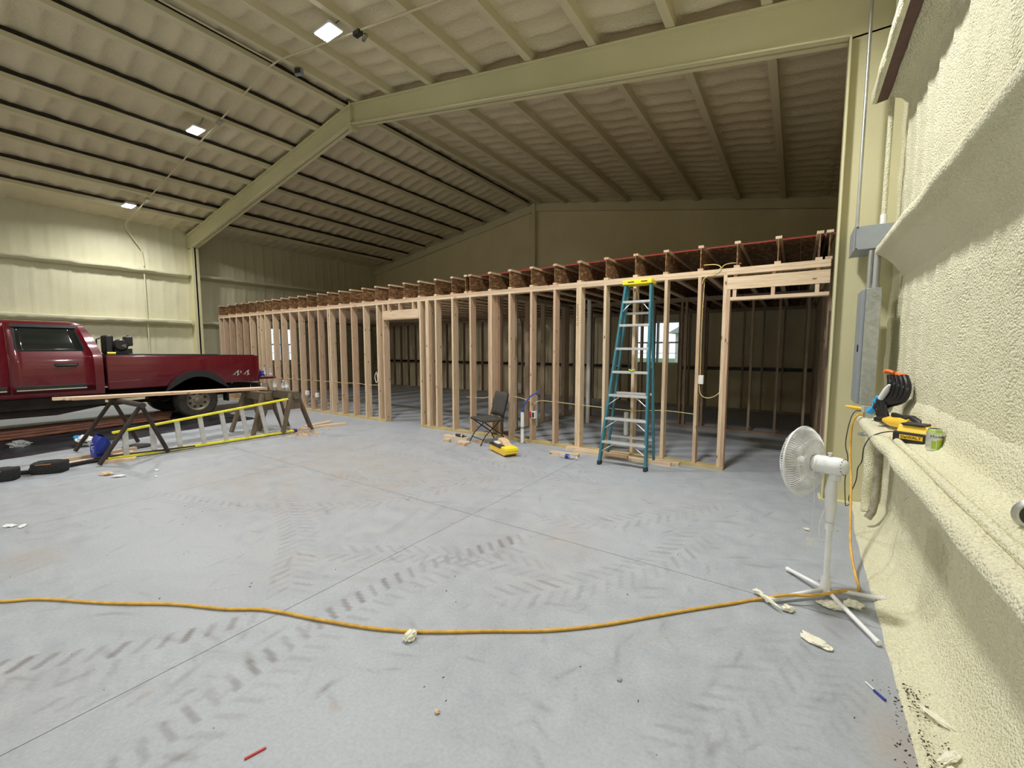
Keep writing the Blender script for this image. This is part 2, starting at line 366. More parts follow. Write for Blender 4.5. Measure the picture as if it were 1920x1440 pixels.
# ---- foam roof deck
OFF = [.24, 1.10, 2.05, 3.0, 3.9, 4.82, 5.75, 6.68, 7.45]
def deck(x, y):
    dx = abs(x-XR); dm = min(abs(dx-o) for o in OFF); rib = abs(math.sin(PI*(y+.02*math.sin(x*5))/.305))
    return zr(x)+.155 - .050*(1-rib)**1.5*min(1, dm/.15) - (.045*math.exp(-dm/.05) if x > XR or (min(OFF, key=lambda o: abs(dx-o))-dx) < 0 else -.02*math.exp(-dm/.08)) + .022*ns(x, y, 0, 3.5)+.02*math.exp(-((abs(y-FR)-.1)/.12)**2)*0 - .05*math.exp(-abs(y-Y1)/.08)
xsd = np.concatenate([np.arange(-14.95, XR, .05), np.arange(XR, .86, .05)]); ysd = np.concatenate([np.arange(Y0, -2.5, .5), np.arange(-2.5, Y1+.02, .044)])
P = np.array([[(x, y, deck(x, y)) for y in ysd] for x in xsd])
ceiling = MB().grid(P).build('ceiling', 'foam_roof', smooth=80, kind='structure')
rb = MB(); rb.prism([(-15.2, 4.95), (XR, 6.32), (1.1, 4.95), (1.1, 5.15), (XR, 6.5), (-15.2, 5.15)], 1, Y0-.2, Y1+.25); rb.build('roof_sheet', 'galv', ceiling)
for sd in (-1, 1):
    for o_ in OFF[:-1]:
        x = XR+sd*o_; zb = zr(x); m_ = MB()
        up = -sd
        if sd > 0:
            m_.prism([(x-.022, zb), (x+.022, zb), (x+.028, zb+.20), (x-.028, zb+.20)], 1, Y0, Y1)
            m_.prism([(x-.075, zb+.012), (x, zb), (x, zb+.02), (x-.075, zb+.034)], 1, Y0, Y1)
        else:
            m_.prism([(x-.025, zb), (x+.012, zb), (x+.018, zb+.20), (x-.03, zb+.20)], 1, Y0, Y1)
            m_.prism([(x, zb-.004), (x+.085, zb+.010), (x+.090, zb+.080), (x+.076, zb+.080), (x+.07, zb+.026), (x, zb+.012)], 1, Y0, Y1)
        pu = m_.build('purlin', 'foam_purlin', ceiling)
        if sd < 0: MB().box((x+.0185, Y0, zb+.022), (x+.024, Y1-.1, zb+.215)).build('shaded_web_strip', 'bare', pu)  # dark strip added so the purlin cavity reads as shaded
# ---- walls
def rib(u): return .021*(1-min(1, abs(math.sin(PI*u/.305))*2.2))**1.0
def wall_grid(name, axis, c, us, zs, sign, holes=(), m='foam', top=None, amp=1.0, slope=0, fade=()):
    P = np.zeros((len(us), len(zs), 3))
    for i, u in enumerate(us):
        for j, z in enumerate(zs):
            zz = min(z, top(u)) if top else z
            if amp > 0: d = sign*amp*(rib(u+.012*math.sin(z*3))+.012*ns(u, z, c, 4)+.005*ns(u, z, c, 17)+.02*math.exp(-zz/.12))
            else: d = 0
            for zf in fade: d *= min(1, abs(z-zf)/.20)
            P[i, j] = (c+d, u, zz) if axis == 0 else (u, c+d, zz)
    mb = MB(); mb.grid(P)
    if holes:
        n = len(zs); keep = []
        for f in mb.f:
            q = np.mean([mb.v[k] for k in f], 0); u = q[1] if axis == 0 else q[0]
            if not any(a < u < b and lo < q[2] < hi for a, b, lo, hi in holes): keep.append(f)
        mb.f = keep
    return mb.build(name, m, smooth=80, kind='structure')
def lin(a, b, st): return np.linspace(a, b, max(2, int(round((b-a)/st))+1))
WL = (7.35, 8.40, 1.05, 2.22); WG = (-3.80, -2.58, 1.08, 2.24)
def ins(arr, *v): return np.unique(np.round(np.concatenate([arr, v]), 4))
wall_left = wall_grid('wall_left', 0, -14.85, ins(np.concatenate([lin(Y0, -.5, .4), lin(-.4, Y1, .045)]), WL[0], WL[1]), ins(lin(-.02, 5.0, .12), WL[2], WL[3]), 1, [WL])
wall_right = wall_grid('wall_right', 0, .70, np.concatenate([lin(Y0, .2, .2), lin(.22, 5.3, .02), lin(5.35, Y1, .15)]), np.concatenate([lin(-.02, 3.6, .022), lin(3.65, 5.0, .1)]), -1, amp=.85, fade=(1.08, 2.12))
M['foam_shaded'] = foam('shaded_spray_foam', (.68, .595, .40), (.75, .66, .46), 48, .5, .009)  # same foam, browned in colour to carry the back wall's shade
wall_back = wall_grid('wall_back', 1, Y1, ins(lin(-15, .95, .05), WG[0], WG[1]), ins(lin(-.02, 6.2, .11), WG[2], WG[3]), -1, [WG], m='foam_shaded', top=lambda x: zr(x)+.2)
wall_front = wall_grid('wall_front', 1, Y0, lin(-15, .95, .4), lin(-.02, 6.3, .5), 1, top=lambda x: zr(x)+.25)
# outer skins that close the shell around the window openings
def skin(parent, axis, c, t, u0, u1, z1, h):
    mb = MB()
    for (a, b, lo, hi) in ((u0, h[0], -.1, z1), (h[1], u1, -.1, z1), (h[0], h[1], -.1, h[2]), (h[0], h[1], h[3], z1)):
        if axis == 0: mb.box((c, a, lo), (c+t, b, hi))
        else: mb.box((a, c, lo), (b, c+t, hi))
    mb.build('wall_sheet', 'foam', parent)
skin(wall_left, 0, -15.08, .2, Y0, Y1+.2, 5.1, WL); skin(wall_back, 1, Y1+.03, .2, -15.1, 1.05, 6.4, WG)
# girts on the left wall
for z in (.98, 2.29, 3.65):
    for a, b in ((Y0, FR-.08), (FR+.08, Y1)):
        us = lin(a, b, .06 if a > -9 else .3); prof = [(-14.9, z-.13), (-14.80, z-.10), (-14.66, z-.075), (-14.63, z-.07), (-14.62, z-.04), (-14.625, z), (-14.66, z+.005), (-14.8, z+.01), (-14.9, z+.06)]
        P = np.array([[(x+(.012*ns(x, u, zz, 5) if 0 < k < 8 else 0), u, zz+.010*ns(x, u, z, 6)) for k, (x, zz) in enumerate(prof)] for u in us])
        mb = MB().grid(P); mb.add(P[0].tolist(), [tuple(range(9))]); mb.add(P[-1].tolist(), [tuple(range(9))]); mb.build('girt', 'foam', wall_left, smooth=60)
# girts on the right wall: shelf at .96, second at 2.33, third at 3.7
def girt_right(prof, y0, y1, amp, name='girt', m='foam', st=.02):
    us = np.concatenate([lin(-6, .2, .2), lin(.22, y1, st)]) if y0 < .2 else lin(y0, y1, st); n = len(prof)
    P = np.array([[(x+(amp*(ns(x*.5, u, zz*.5, 3.2)*1.2+.35*ns(x, u, zz, 15)) if 0 < k < n-1 else 0), u, zz+(amp*(.6*ns(x+9, u, z0, 4)+.25*ns(x, u, zz, 18)) if 0 < k < n-1 else 0))
                   for k, (x, zz) in enumerate(prof) for z0 in (prof[0][1],)] for u in us])
    mb = MB().grid(P); mb.add(P[-1].tolist(), [tuple(range(n))]); mb.add(P[0].tolist(), [tuple(range(n))]); return mb.build(name, m, wall_right, smooth=70)
girt_right([(.74,.66),(.70,.70),(.65,.76),(.58,.82),(.50,.862),(.465,.875),(.445,.893),(.438,.915),(.445,.940),(.462,.955),(.485,.958),(.505,.955),(.53,.960),(.57,.966),(.61,.970),(.635,.980),(.652,1.0),(.662,1.03),(.668,1.08),(.69,1.14),(.72,1.18)], -6, 4.50, .010, 'shelf_girt')
girt_right([(.72,2.06),(.68,2.12),(.63,2.20),(.58,2.255),(.54,2.285),(.520,2.292),(.510,2.305),(.508,2.33),(.515,2.355),(.54,2.362),(.62,2.37),(.68,2.38),(.72,2.42)], -6, 4.72, .007)
girt_right([(.72,3.44),(.68,3.50),(.62,3.57),(.545,3.60),(.54,3.66),(.60,3.70),(.72,3.74)], -6, 4.85, .008)
girt_right([(.468,3.59),(.438,3.588),(.428,3.61),(.43,3.67),(.46,3.70),(.60,3.715),(.60,3.70),(.475,3.68)], -6, 4.88, .006)
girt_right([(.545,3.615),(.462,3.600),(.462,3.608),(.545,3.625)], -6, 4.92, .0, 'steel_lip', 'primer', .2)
# foam fold over the conduit lying on the shelf
cb = []
for u in np.concatenate([lin(-6, .2, .3), lin(.25, 3.45, .05)]): cb.append((.520+.004*ns(0, u, 0, 2), u, .966+.003*ns(3, u, 0, 3)))
MB().tube(cb, .019, 10).build('covered_conduit', 'foam', wall_right, smooth=60)
# foam skirt spilled on the floor
us = np.concatenate([lin(-5, .3, .2), lin(.32, 5.2, .03)]); P = []
for u in us:
    e = .415+.022*max(0, min(5, u))*.55+.006*ns(0, u, 0, 6)+(.03*math.exp(-((u-4.9)/.3)**2))
    row = []
    for k, (t, z) in enumerate([(0, 0), (.012, .010), (.03, .013), (.06, .017), (.10, .024), (.135, .038), (.165, .065), (.19, .11), (.215, .17), (.24, .26), (.27, .38)]):
        row.append((e+t+(0 if k == 0 else .006*ns(t*5, u, 3, 5)), u, z+(0 if k == 0 else .010*ns(t*2, u, 0, 4)+.004*ns(t*3, u, 9, 14))))
    P.append(row)
MB().grid(np.array(P)).build('foam_skirt', 'foam', wall_right, smooth=70)
# gable column, gable rafter
gb = MB(); gb.box((XR-.06, Y1-.16, 0), (XR+.06, Y1, zr(XR))); gb.build('gable_column', 'foam_purlin', wall_back)
gr = MB()
for s in (-1, 1): gr.prism([(XR, zr(XR)+.03), (XR+s*7.8, zr(XR+7.8)+.03), (XR+s*7.8, zr(XR+7.8)-.20), (XR, zr(XR)-.20)], 1, Y1-.10, Y1)
gr.build('gable_rafter', 'foam_purlin', wall_back)
gg = MB()
gg.box((-14.6, Y1-.12, .96), (WG[0]-.02, Y1-.02, 1.04)); gg.box((WG[1]+.02, Y1-.12, .96), (.5, Y1-.02, 1.04)); gg.build('gable_girt', 'blacksteel', wall_back)
# ---- windows
def window(name, axis, c, h, inward):
    a, b, lo, hi = h; root = bpy.data.objects.new(name, None); COL.objects.link(root); root['kind'] = 'structure'
    ctr = ((c, (a+b)/2, lo) if axis == 0 else ((a+b)/2, c, lo)); root.location = ctr; MW[root] = Matrix.Translation(ctr)
    def B(mb, u0, u1, z0, z1, d0, d1):
        if axis == 0: mb.box((c+d0, u0, z0), (c+d1, u1, z1))
        else: mb.box((u0, c+d0, z0), (u1, c+d1, z1))
    fr = MB(); w = .045
    for (u0, u1, z0, z1) in ((a, a+w, lo, hi), (b-w, b, lo, hi), (a, b, lo, lo+w), (a, b, hi-w, hi)): B(fr, u0, u1, z0, z1, -.06, .06)
    fr.build('window_frame', 'white', root)
    mid = (a+b)/2; ms = MB(); B(ms, mid-.03, mid+.03, lo, hi, -.04, .04); ms.build('mullion', 'white', root)
    zm = (lo+hi)/2
    for (u0, u1) in ((a+w, mid-.03), (mid+.03, b-w)):
        mb = MB(); B(mb, u0, u1, zm-.02, zm+.02, -.03, .03); mb.build('meeting_rail', 'white', root)
        mu = MB(); um = (u0+u1)/2
        B(mu, um-.006, um+.006, lo+w, zm, -.008, .008); B(mu, u0, u1, (lo+zm)/2-.006, (lo+zm)/2+.006, -.008, .008); mu.build('muntin', 'white', root)
        for z0, z1 in ((lo+w, zm-.02), (zm+.02, hi-w)):
            g = MB(); B(g, u0, u1, z0, z1, -.002, .002); g.build('pane', 'glass', root)
    return root
window('window_1', 0, -14.98, WL, 1); window('window_2', 1, Y1+.1, WG, -1)
# ground, hedge and shed seen through the panes
tag(MB().box((-60, Y1+.4, -.35), (40, 70, -.15)).build('lawn', 'green'), 'green lawn outside the gable window', 'lawn'); bpy.data.objects['lawn']['kind'] = 'structure'
tag(MB().box((-70, Y0, -.35), (-15.3, Y1+.39, -.15)).build('side_lawn', 'green'), 'green lawn outside the left wall', 'lawn'); bpy.data.objects['side_lawn']['kind'] = 'structure'
sh = thing('house', 'pale house seen through the gable window', 'house', (-5.2, 34, -.15))
MB().box((-7.5, 33, -.15), (-3.3, 38, 2.6)).build('wall', 'house', sh)
MB().prism([(-8, 2.6), (-2.8, 2.6), (-5.4, 4.1)], 1, 32.6, 38.4).build('roof', 'galv', sh)
# ---- portal frame
pf = thing('portal_frame', 'foam-coated steel portal frame spanning the hall in front of the stud wall', 'steel frame', (XR, FR, 0))
def zbot(x): return 5.645-.176*abs(x-XR)
XI = 7.33
for s in (-1, 1):
    nm = []
    web = MB(); web.prism([(XR, zbot(XR)), (XR+s*XI, zbot(XR+XI)), (XR+s*7.8, zbot(XR+XI)), (XR+s*7.8, zr(XR+7.8)), (XR, zr(XR))], 1, FR-.018, FR+.018)
    w = web.build('rafter', 'foam_steel', pf, bevel=.004)
    fl = MB(); fl.prism([(XR, zbot(XR)), (XR+s*XI, zbot(XR+XI)), (XR+s*XI, zbot(XR+XI)+.018), (XR, zbot(XR)+.018)], 1, FR-.085, FR+.085)
    fl.build('bottom_flange', 'foam_steel', w, bevel=.004)
    ft = MB(); ft.prism([(XR, zr(XR)-.006), (XR+s*7.8, zr(XR+7.8)-.006), (XR+s*7.8, zr(XR+7.8)-.026), (XR, zr(XR)-.026)], 1, FR-.08, FR+.08)
    ft.build('top_flange', 'foam_steel', w, bevel=.004)
    cw = MB(); cw.box(sorted_box := (min(XR+s*XI, XR+s*7.82), FR-.015, 0), (max(XR+s*XI, XR+s*7.82), FR+.015, zbot(XR+XI)+.03)) if False else MB()
    cw = MB(); x0, x1 = sorted((XR+s*XI, XR+s*7.82)); cw.box((x0, FR-.018, 0), (x1, FR+.018, zbot(XR+XI)+.02))
    c_ = cw.build('column', 'foam_steel', pf)
    cf = MB(); xa, xb = sorted((XR+s*XI, XR+s*(XI+.020))); cf.box((xa, FR-.09, 0), (xb, FR+.09, zbot(XR+XI)+.01)); cf.build('inner_flange', 'foam_steel', c_, bevel=.005)
    bp = MB(); x0, x1 = sorted((XR+s*(XI-.02), XR+s*7.8)); bp.box((x0, FR-.10, 0), (x1, FR+.10, .015)); bp.build('base_plate', 'foam_steel', c_)
ap = MB(); ap.box((XR-.015, FR-.09, zbot(XR)-.09), (XR+.015, FR+.09, zr(XR)+.02)); ap.build('apex_plate', 'foam_steel', pf, bevel=.003)
for z in (zbot(XR)-.05, zbot(XR)+.09, zr(XR)-.10):
    for dy in (-.06, .06):
        MB().lathe([(.0, -.035), (.014, -.033), (.014, .033), (0, .035)], (XR, FR+dy, z), Matrix.Rotation(PI/2, 3, 'Y'), 6).build('bolt', 'foam_steel', pf)
# ================================================================== LAMPS
for i, (x, y) in enumerate(LAMPS):
    z = zr(x)-.20; vis = i < 3
    nm = ['LED high bay lamp nearest the ridge, brightest of the three', 'middle LED high bay lamp on the left roof slope', 'LED high bay lamp farthest left near the eave wall',
          'LED high bay lamp above the fan side', 'high bay lamp behind the viewer, right side', 'high bay lamp behind the viewer, right of ridge', 'high bay lamp behind the viewer, left of ridge', 'high bay lamp behind the viewer, far left'][i]
    z = zr(x)-.115; t = thing('high_bay_lamp', nm, 'lamp', (x, y, z), 0, 'high bay lamps on the roof conduit')
    MB().box((x-.175, y-.105, z), (x+.175, y+.105, z+.035)).build('housing', 'white', t, bevel=.01)
    fn = MB()
    for k in range(9): fn.box((x-.16+k*.038, y-.08, z+.035), (x-.155+k*.038, y+.08, z+.065))
    fn.build('heat_sink', 'alu', t)
    MB().box((x-.155, y-.085, z-.012), (x+.155, y+.085, z-.001)).build('lens', 'led', t)
    ch = MB()
    px = XR+math.copysign(min(OFF, key=lambda o: abs(abs(x-XR)-o)), x-XR)
    for dx in (-.15, .15): ch.tube([(x+dx, y, z+.03), ((x+dx+px)/2, y+.02, z+.09), (px, y+.03, zr(px)+.004)], .003, 5)
    ch.build('hanging_wire', 'blackwire', t)
    la = bpy.data.lights.new('lamp_light', 'AREA'); la.shape = 'RECTANGLE'; la.size = .34; la.size_y = .2; la.energy = LAMP_W*(.62 if i == 2 else 1); la.color = LAMP_COL; la.spread = R_(158)
    lo = bpy.data.objects.new('lamp_light', la); COL.objects.link(lo); lo.parent = t; lo.location = (0, 0, -.02)
# ---- roof conduit running across the purlins
def under(x): return zr(x)-.022
YC = 3.80
t = thing('ceiling_conduit', 'thin foam-speckled conduit crossing under the purlins and dropping down the left wall', 'conduit', (-9, YC, 5))
mb = MB(); mb.tube([(-2.2, YC, under(-2.2)), (XR+.15, YC, under(XR)), (XR, YC, under(XR)-.005), (XR-.15, YC, under(XR)), (-14.55, YC, under(-14.55)-.02), (-14.68, YC+.03, 4.62), (-14.73, 4.13, 4.15), (-14.70, 4.15, 3.72)], .014, 8).build('pipe', 'foam_purlin', t, smooth=True)
MB().tube([(-14.72, 4.15, 3.50), (-14.72, 4.15, 2.33)], .014, 8).build('pipe', 'foam', t, smooth=True)
MB().tube([(-14.72, 4.15, 2.18), (-14.72, 4.15, .1)], .014, 8).build('pipe', 'foam', t, smooth=True)
for x in (-9.0, -12.9):
    MB().ob((x, YC-.01, under(x)-.025), (.14, .06, .05), (0, -.16, 0)).build('junction_box', 'galv', t, bevel=.004)
MB().ob((-4.98, YC, under(-4.98)-.02), (.12, .07, .05)).build('junction_box', 'black', t)
w = MB()
for k in range(4): w.tube(curve([(-4.93, YC, under(-4.93)-.03), (-4.88+.02*k, YC+.01*k, under(-4.9)-.06), (-4.90+.015*k, YC, under(-4.9)-.13-.01*k)], 4), .004, 5)
w.build('loose_wires', 'blackwire', t)
one('ridge_conduit', MB().tube([(XR+.02, -3, under(XR)+.0), (XR+.02, 3.8, under(XR)+.0)], .014, 8), 'foam_purlin', 'thin conduit running along the ridge toward the viewer', 'conduit', loc=(XR, 0, 5.9), smooth=True)
t = thing('ceiling_sensor', 'small dark square box hanging beside the conduit at the ridge', 'sensor box', (-6.78, 4.0, 5.85))
MB().ob((-6.80, 4.05, 5.90), (.13, .05, .11), (0, 0, .4)).build('body', 'grey_paint', t, bevel=.006)
MB().ob((-6.785, 4.015, 5.90), (.09, .012, .07), (0, 0, .4)).build('face', 'black', t)
MB().beam((-6.86, 4.03, 5.92), (-6.93, 4.0, 5.97), .03, .012).build('bracket', 'galv', t)
# ================================================================== STUD WALL
YF, SD = 5.716, .14      # front face, stud depth
sw = thing('stud_wall', 'long new pine stud wall with a doorway and a wide opening crossing the hall', 'framed wall', (-7, YF, 0))
stud_me = boxmesh('stud', (.038, SD, 2.346), 'wood_z')
def ST(x, y=YF, z=.038, me=stud_me, par=sw, base=None, nm='stud', rot=(0, 0, 0)):
    b = MW[par].translation; return inst(nm, me, par, (x-b.x, y-b.y, z-b.z), rot)
M['treated'] = simple('treated_pine', (.50, .40, .19), .7, 0, .15, 6)
studs = [-14.33, -14.05, -13.665, -13.26, -12.863, -12.468, -12.066, -11.889, -11.662, -11.257, -10.846, -10.448, -10.046, -9.638, -9.245, -8.867, -8.80, -8.415, -8.0, -7.589, -7.167,
         -5.933, -5.767, -5.727, -5.532, -5.124, -4.715, -4.309, -4.269, -3.898, -3.49, -3.08, -2.70, -2.660, -2.28, -1.864, -1.455, -1.052, -.767]
for x in studs: ST(x)
MB().box((-4.228, YF+.10, .038), (-4.19, YF+.18, 2.384)).build('blocking_stud', 'wood_z', sw)
jack = boxmesh('jack', (.038, SD, 2.05), 'wood_z'); crip = boxmesh('crip', (.038, SD, .13), 'wood_z')
ST(-6.979, me=jack, nm='jack_stud'); ST(-.728, me=boxmesh('jack_b', (.038, SD, 2.17), 'wood_z'), nm='jack_stud')
for x in (-6.979, -6.82, -6.50, -6.12, -5.975): ST(x, z=2.254, me=crip, nm='cripple_stud')
MB().box((-6.979, YF-.002, 2.09), (-5.935, YF+.06, 2.252)).build('door_header', 'wood_x', sw)
MB().box((-6.941, YF+.001, 2.075), (-5.935, YF+.139, 2.09)).build('header_plate', 'wood_x', sw)
MB().box((-.727, YF-.004, 2.210), (.262, YF+.034, 2.352)).build('opening_header', 'wood_x', sw)
MB().box((-.690, YF, 2.080), (.262, YF+.14, 2.118)).build('header_plate', 'wood_x', sw)
for x in (-.665, -.275, .135):
    MB().box((x, YF+.002, 2.118), (x+.038, YF+.09, 2.210)).build('cripple_stud', 'wood_z', sw)
    MB().box((x, YF+.036, 2.118), (x+.038, YF+.12, 2.384)).build('cripple_stud', 'wood_z', sw)
MB().box((-.735, YF+.004, 2.10), (-.690, YF+.10, 2.21)).build('cripple_stud', 'wood_z', sw)
for a, b in ((-14.35, -11.5), (-11.495, -6.941), (-5.95, -2.72), (-2.715, -.689)): MB().box((a, YF, 0), (b, YF+.14, .038)).build('bottom_plate', 'treated', sw)
for a, b in ((-14.35, -9.7), (-9.696, -5.0), (-4.996, -.745), (-.743, .262)): MB().box((a, YF, 2.384), (b, YF+.14, 2.421)).build('top_plate', 'wood_x', sw)
for a, b in ((-14.35, -8.0), (-7.996, -3.0), (-2.996, .262)): MB().box((a, YF, 2.4225), (b, YF+.14, 2.46)).build('top_plate', 'wood_x', sw)
# electrical boxes and writing on the studs
for (x, z, s) in ((-9.87, .43, .09), (-9.45, .40, .08)): MB().box((x, YF-.01, z-.05), (x+s, YF+.05, z+.05)).build('electrical_box', 'pvc', sw, bevel=.004)
b_ = MB().box((-3.45, YF-.012, .40), (-3.385, YF+.06, .51)).build('electrical_box', 'pvc', sw, bevel=.004)
MB().box((-3.437, YF-.014, .415), (-3.40, YF-.010, .495)).build('box_opening', 'black', b_)
MB().box((-3.49, YF-.010, .41), (-3.455, YF-.0, .50)).build('wire_end', 'redplas', b_)
MB().box((-1.014, YF+.01, 1.06), (-.955, YF+.075, 1.17)).build('electrical_box', 'pvc', sw, bevel=.004)
for k, z in enumerate((2.12, 2.06, 2.0, 1.93, 1.86)):
    q = curve([(-2.673+.014*math.cos(a), YF-.001, z+.024*math.sin(a)) for a in np.linspace(.4, 5.6, 7)], 3); MB().tube(q, .0025, 4).build('marker_scribble', 'ink', sw)
# ---- floor joists
jf = thing('joist_deck', 'row of engineered wood I-joists with partial subfloor on top of the stud wall', 'joists', (-7, YF, 2.46))
jy0, jy1 = YF+.01, 11.62; JL = jy1-jy0
web_me = boxmesh('joist_web', (.011, JL, .250), 'osb'); fl_me = boxmesh('joist_flange', (.062, JL, .030), 'wood_y')
jx = [-14.318, -13.7, -13.24, -12.89, -12.465, -12.056, -11.63, -11.25, -10.82, -10.44, -10.04, -9.66, -9.23, -8.83, -8.41, -8.02, -7.605, -7.19, -6.77, -6.35, -5.946, -5.524, -5.122, -4.81, -4.71,
      -4.29, -3.885, -3.48, -3.07, -2.67, -2.264, -1.85, -1.457, -1.04, -.64, -.23, .15, .235]
for x in jx:
    w = inst('i_joist', web_me, jf, (x+7, .01, .029)); inst('flange', fl_me, w, (-.026, 0, -.0285)); inst('flange', fl_me, w, (-.026, 0, .2495))
for a, b in ((-4.86, -2.45), (-2.445, -.02), (-.015, .30)):
    for c, d in ((6.0, 7.22), (7.224, 8.44), (8.444, 9.66), (9.664, 10.88), (10.884, 11.62)):
        s_ = MB().box((a, c, 2.771), (b, d, 2.789)).build('subfloor_sheet', 'osb', jf)
        if c == 6.0: MB().box((a, 5.992, 2.771), (b, 6.0, 2.789)).build('edge_seal', 'redline', s_)
MB().box((-14.33, jy1+.002, 2.46), (.30, jy1+.03, 2.77)).build('rim_board', 'osb', jf)
MB().box((-8.2, 6.3, 2.5225), (.28, 6.36, 2.541)).build('bracing_strip', 'wood_x', jf)
# ---- interior partitions and perimeter framing
sm = boxmesh('stud2', (.038, .089, 2.346), 'wood_dark')
def part_x(label, y, x0, x1, xsl, nm='interior_stud_wall', dep=.089):
    r = thing(nm, label, 'framed wall', (x0, y, 0)); m_ = 'wood_dark'
    MB().box((x0, y, 0), (x1, y+dep, .038)).build('bottom_plate', m_, r); MB().box((x0, y, 2.384), (x1, y+dep, 2.4225)).build('top_plate', m_, r); MB().box((x0, y, 2.4225), (x1, y+dep, 2.46)).build('top_plate', m_, r)
    for x in xsl: inst('stud', sm, r, (x-x0, 0, .038))
    return r
def part_y(label, x, y0, y1, ysl, nm='interior_stud_wall'):
    r = thing(nm, label, 'framed wall', (x, y0, 0)); m_ = 'wood_dark'
    MB().box((x, y0, 0), (x+.089, y1, .038)).build('bottom_plate', m_, r); MB().box((x, y0, 2.384), (x+.089, y1, 2.4225)).build('top_plate', m_, r); MB().box((x, y0, 2.4225), (x+.089, y1, 2.46)).build('top_plate', m_, r)
    for y in ysl: inst('stud', sm, r, (.089, y-y0, .038), (0, 0, PI/2))
    return r
part_x('inner stud wall parallel to the long stud wall, seen behind the teal ladder and opening', 8.55, -4.12, .40, [-4.10, -3.72, -3.3, -2.62, -2.38, -1.86, -1.78, -1.46, -1.05, -.68, -.28, .12, .35])
p2 = part_y('short inner stud wall running back from the long stud wall behind the folding chair', -4.28, YF+.142, 8.545, [5.95, 6.42, 6.83, 7.42, 7.9, 8.33, 8.50])
MB().box((-4.30, 6.55, .75), (-4.22, 6.60, .86)).build('electrical_box', 'pvc', p2); MB().box((-4.30, 6.48, 1.95), (-4.22, 6.55, 2.05)).build('electrical_box', 'pvc', p2)
part_x('framing along the far gable wall behind the rooms', 11.53, -14.3, .40, [x for x in (list(np.arange(-14.28, -4.0, .4064))+list(np.arange(-2.3, .38, .4064))+[-3.86, -2.55])], 'gable_wall_framing')
part_y('framing along the left outer wall under the joists', -14.46, YF+.142, 11.52, list(np.arange(5.95, 11.5, .4064)), 'left_wall_framing')
part_y('dark framing along the right outer wall seen through the wide opening', .30, YF+.142, 8.545, list(np.arange(5.93, 8.5, .4064)), 'right_wall_framing')
part_y('framing along the right outer wall of the far room', .30, 8.65, 11.52, list(np.arange(8.7, 11.5, .4064)), 'far_right_wall_framing')
# ---- cables
def cable(label, pts, m='romex', r=.0045, nm='electrical_cable', n=6, group=None):
    return one(nm, MB().tube(curve(pts, n), r, 6), m, label, 'cable', group, loc=tuple(pts[0]), smooth=True)
yk = YF+.07
def through(xs_, z0, sag): 
    pts = []
    for a, b in zip(xs_[:-1], xs_[1:]): pts += [(a, yk, z0), ((a+b)/2, yk-.01, z0-sag)]
    return pts+[(xs_[-1], yk, z0)]
cable('pale yellow cable threaded through the left studs beyond the pickup tail', through([-11.24, -10.43, -9.62, -8.85, -8.0, -7.15], .745, .015))
cable('yellow cable sagging behind the folding chair', [(-4.86, 5.80, .64), (-4.45, 5.78, .655), (-4.28, 5.80, .70), (-3.88, yk, .72), (-3.5, yk, .665)])
cable('yellow cable running through the studs behind the teal ladder', [(-3.47, yk, .50), (-3.44, yk-.04, .60), (-3.36, yk, .675), (-3.07, yk, .68), (-2.68, yk, .665), (-2.27, yk, .655), (-1.85, yk, .645), (-1.44, yk, .68), (-1.04, yk, .665)])
cable('yellow cable hanging from the switch box beside the wide opening', [(-.99, yk, 2.40), (-1.0, yk-.03, 1.8), (-.995, yk-.03, 1.17), (-1.0, yk-.04, 1.02), (-.97, yk-.05, .92), (-.89, yk-.05, .89), (-.80, yk-.03, .93), (-.765, yk, .98)])
cable('yellow cable looping above the top plate beside the opening', [(-1.0, YF-.01, 2.30), (-.98, YF-.02, 2.36), (-.88, YF-.03, 2.42), (-.80, YF-.02, 2.47), (-.86, YF+.02, 2.52), (-1.0, YF+.05, 2.535)])
cable('second yellow cable end curling above the top plate', [(-.80, YF-.01, 2.463), (-.76, YF+.02, 2.51), (-.68, YF+.05, 2.525), (-.6, YF+.1, 2.52)])
cable('thin white cable strung across the far room', [(-2.3, 11.5, .73), (-1.4, 11.45, .68), (-.5, 11.5, .62), (.2, 11.5, .60)], r=.004)
cable('white cable coil hung on the doorway stud', [(-7.19, YF-.01, 1.02), (-7.24, YF-.015, .92), (-7.20, YF-.015, .80), (-7.16, YF-.01, .86), (-7.18, YF-.01, 1.0)], 'pvc', .006)
# ---- pipes from the slab
def stub(label, x, y, h, r=.028, flange=True):
    t = thing('stub_pipe', label, 'pipe', (x, y, 0)); MB().lathe([(r, 0), (r, h), (r-.004, h), (r-.004, h-.03)], (x, y, 0), n=16).build('pipe', 'pvc', t, smooth=True)
    MB().lathe([(r+.03, 0), (r+.03, .012), (r+.008, .02), (r, .03)], (x, y, 0), n=16).build('collar', 'galv', t, smooth=True); return t
stub('white pipe stub with blue tube standing before the stud wall by the chair', -3.565, 5.62, .50)
MB().lathe([(.0295, .235), (.0295, .27)], (-3.565, 5.62, 0), n=16).build('tape_band', 'galv', bpy.data.objects['stub_pipe'])
one('blue_tube', MB().tube(curve([(-3.565, 5.62, .30), (-3.56, 5.62, .46), (-3.545, 5.62, .56), (-3.50, 5.62, .66), (-3.42, 5.63, .76), (-3.31, 5.64, .83), (-3.27, 5.64, .85)], 5), .012, 8), 'blue_pex', 'blue water tube curving up out of the white pipe stub', 'tube', loc=(-3.565, 5.62, 0), smooth=True)
stub('tall pale pipe stub inside the rooms behind the studs', -4.06, 6.9, .62)
stub('short pale pipe on a flange seen between the teal ladder rails', -2.37, 7.06, .42, .04)
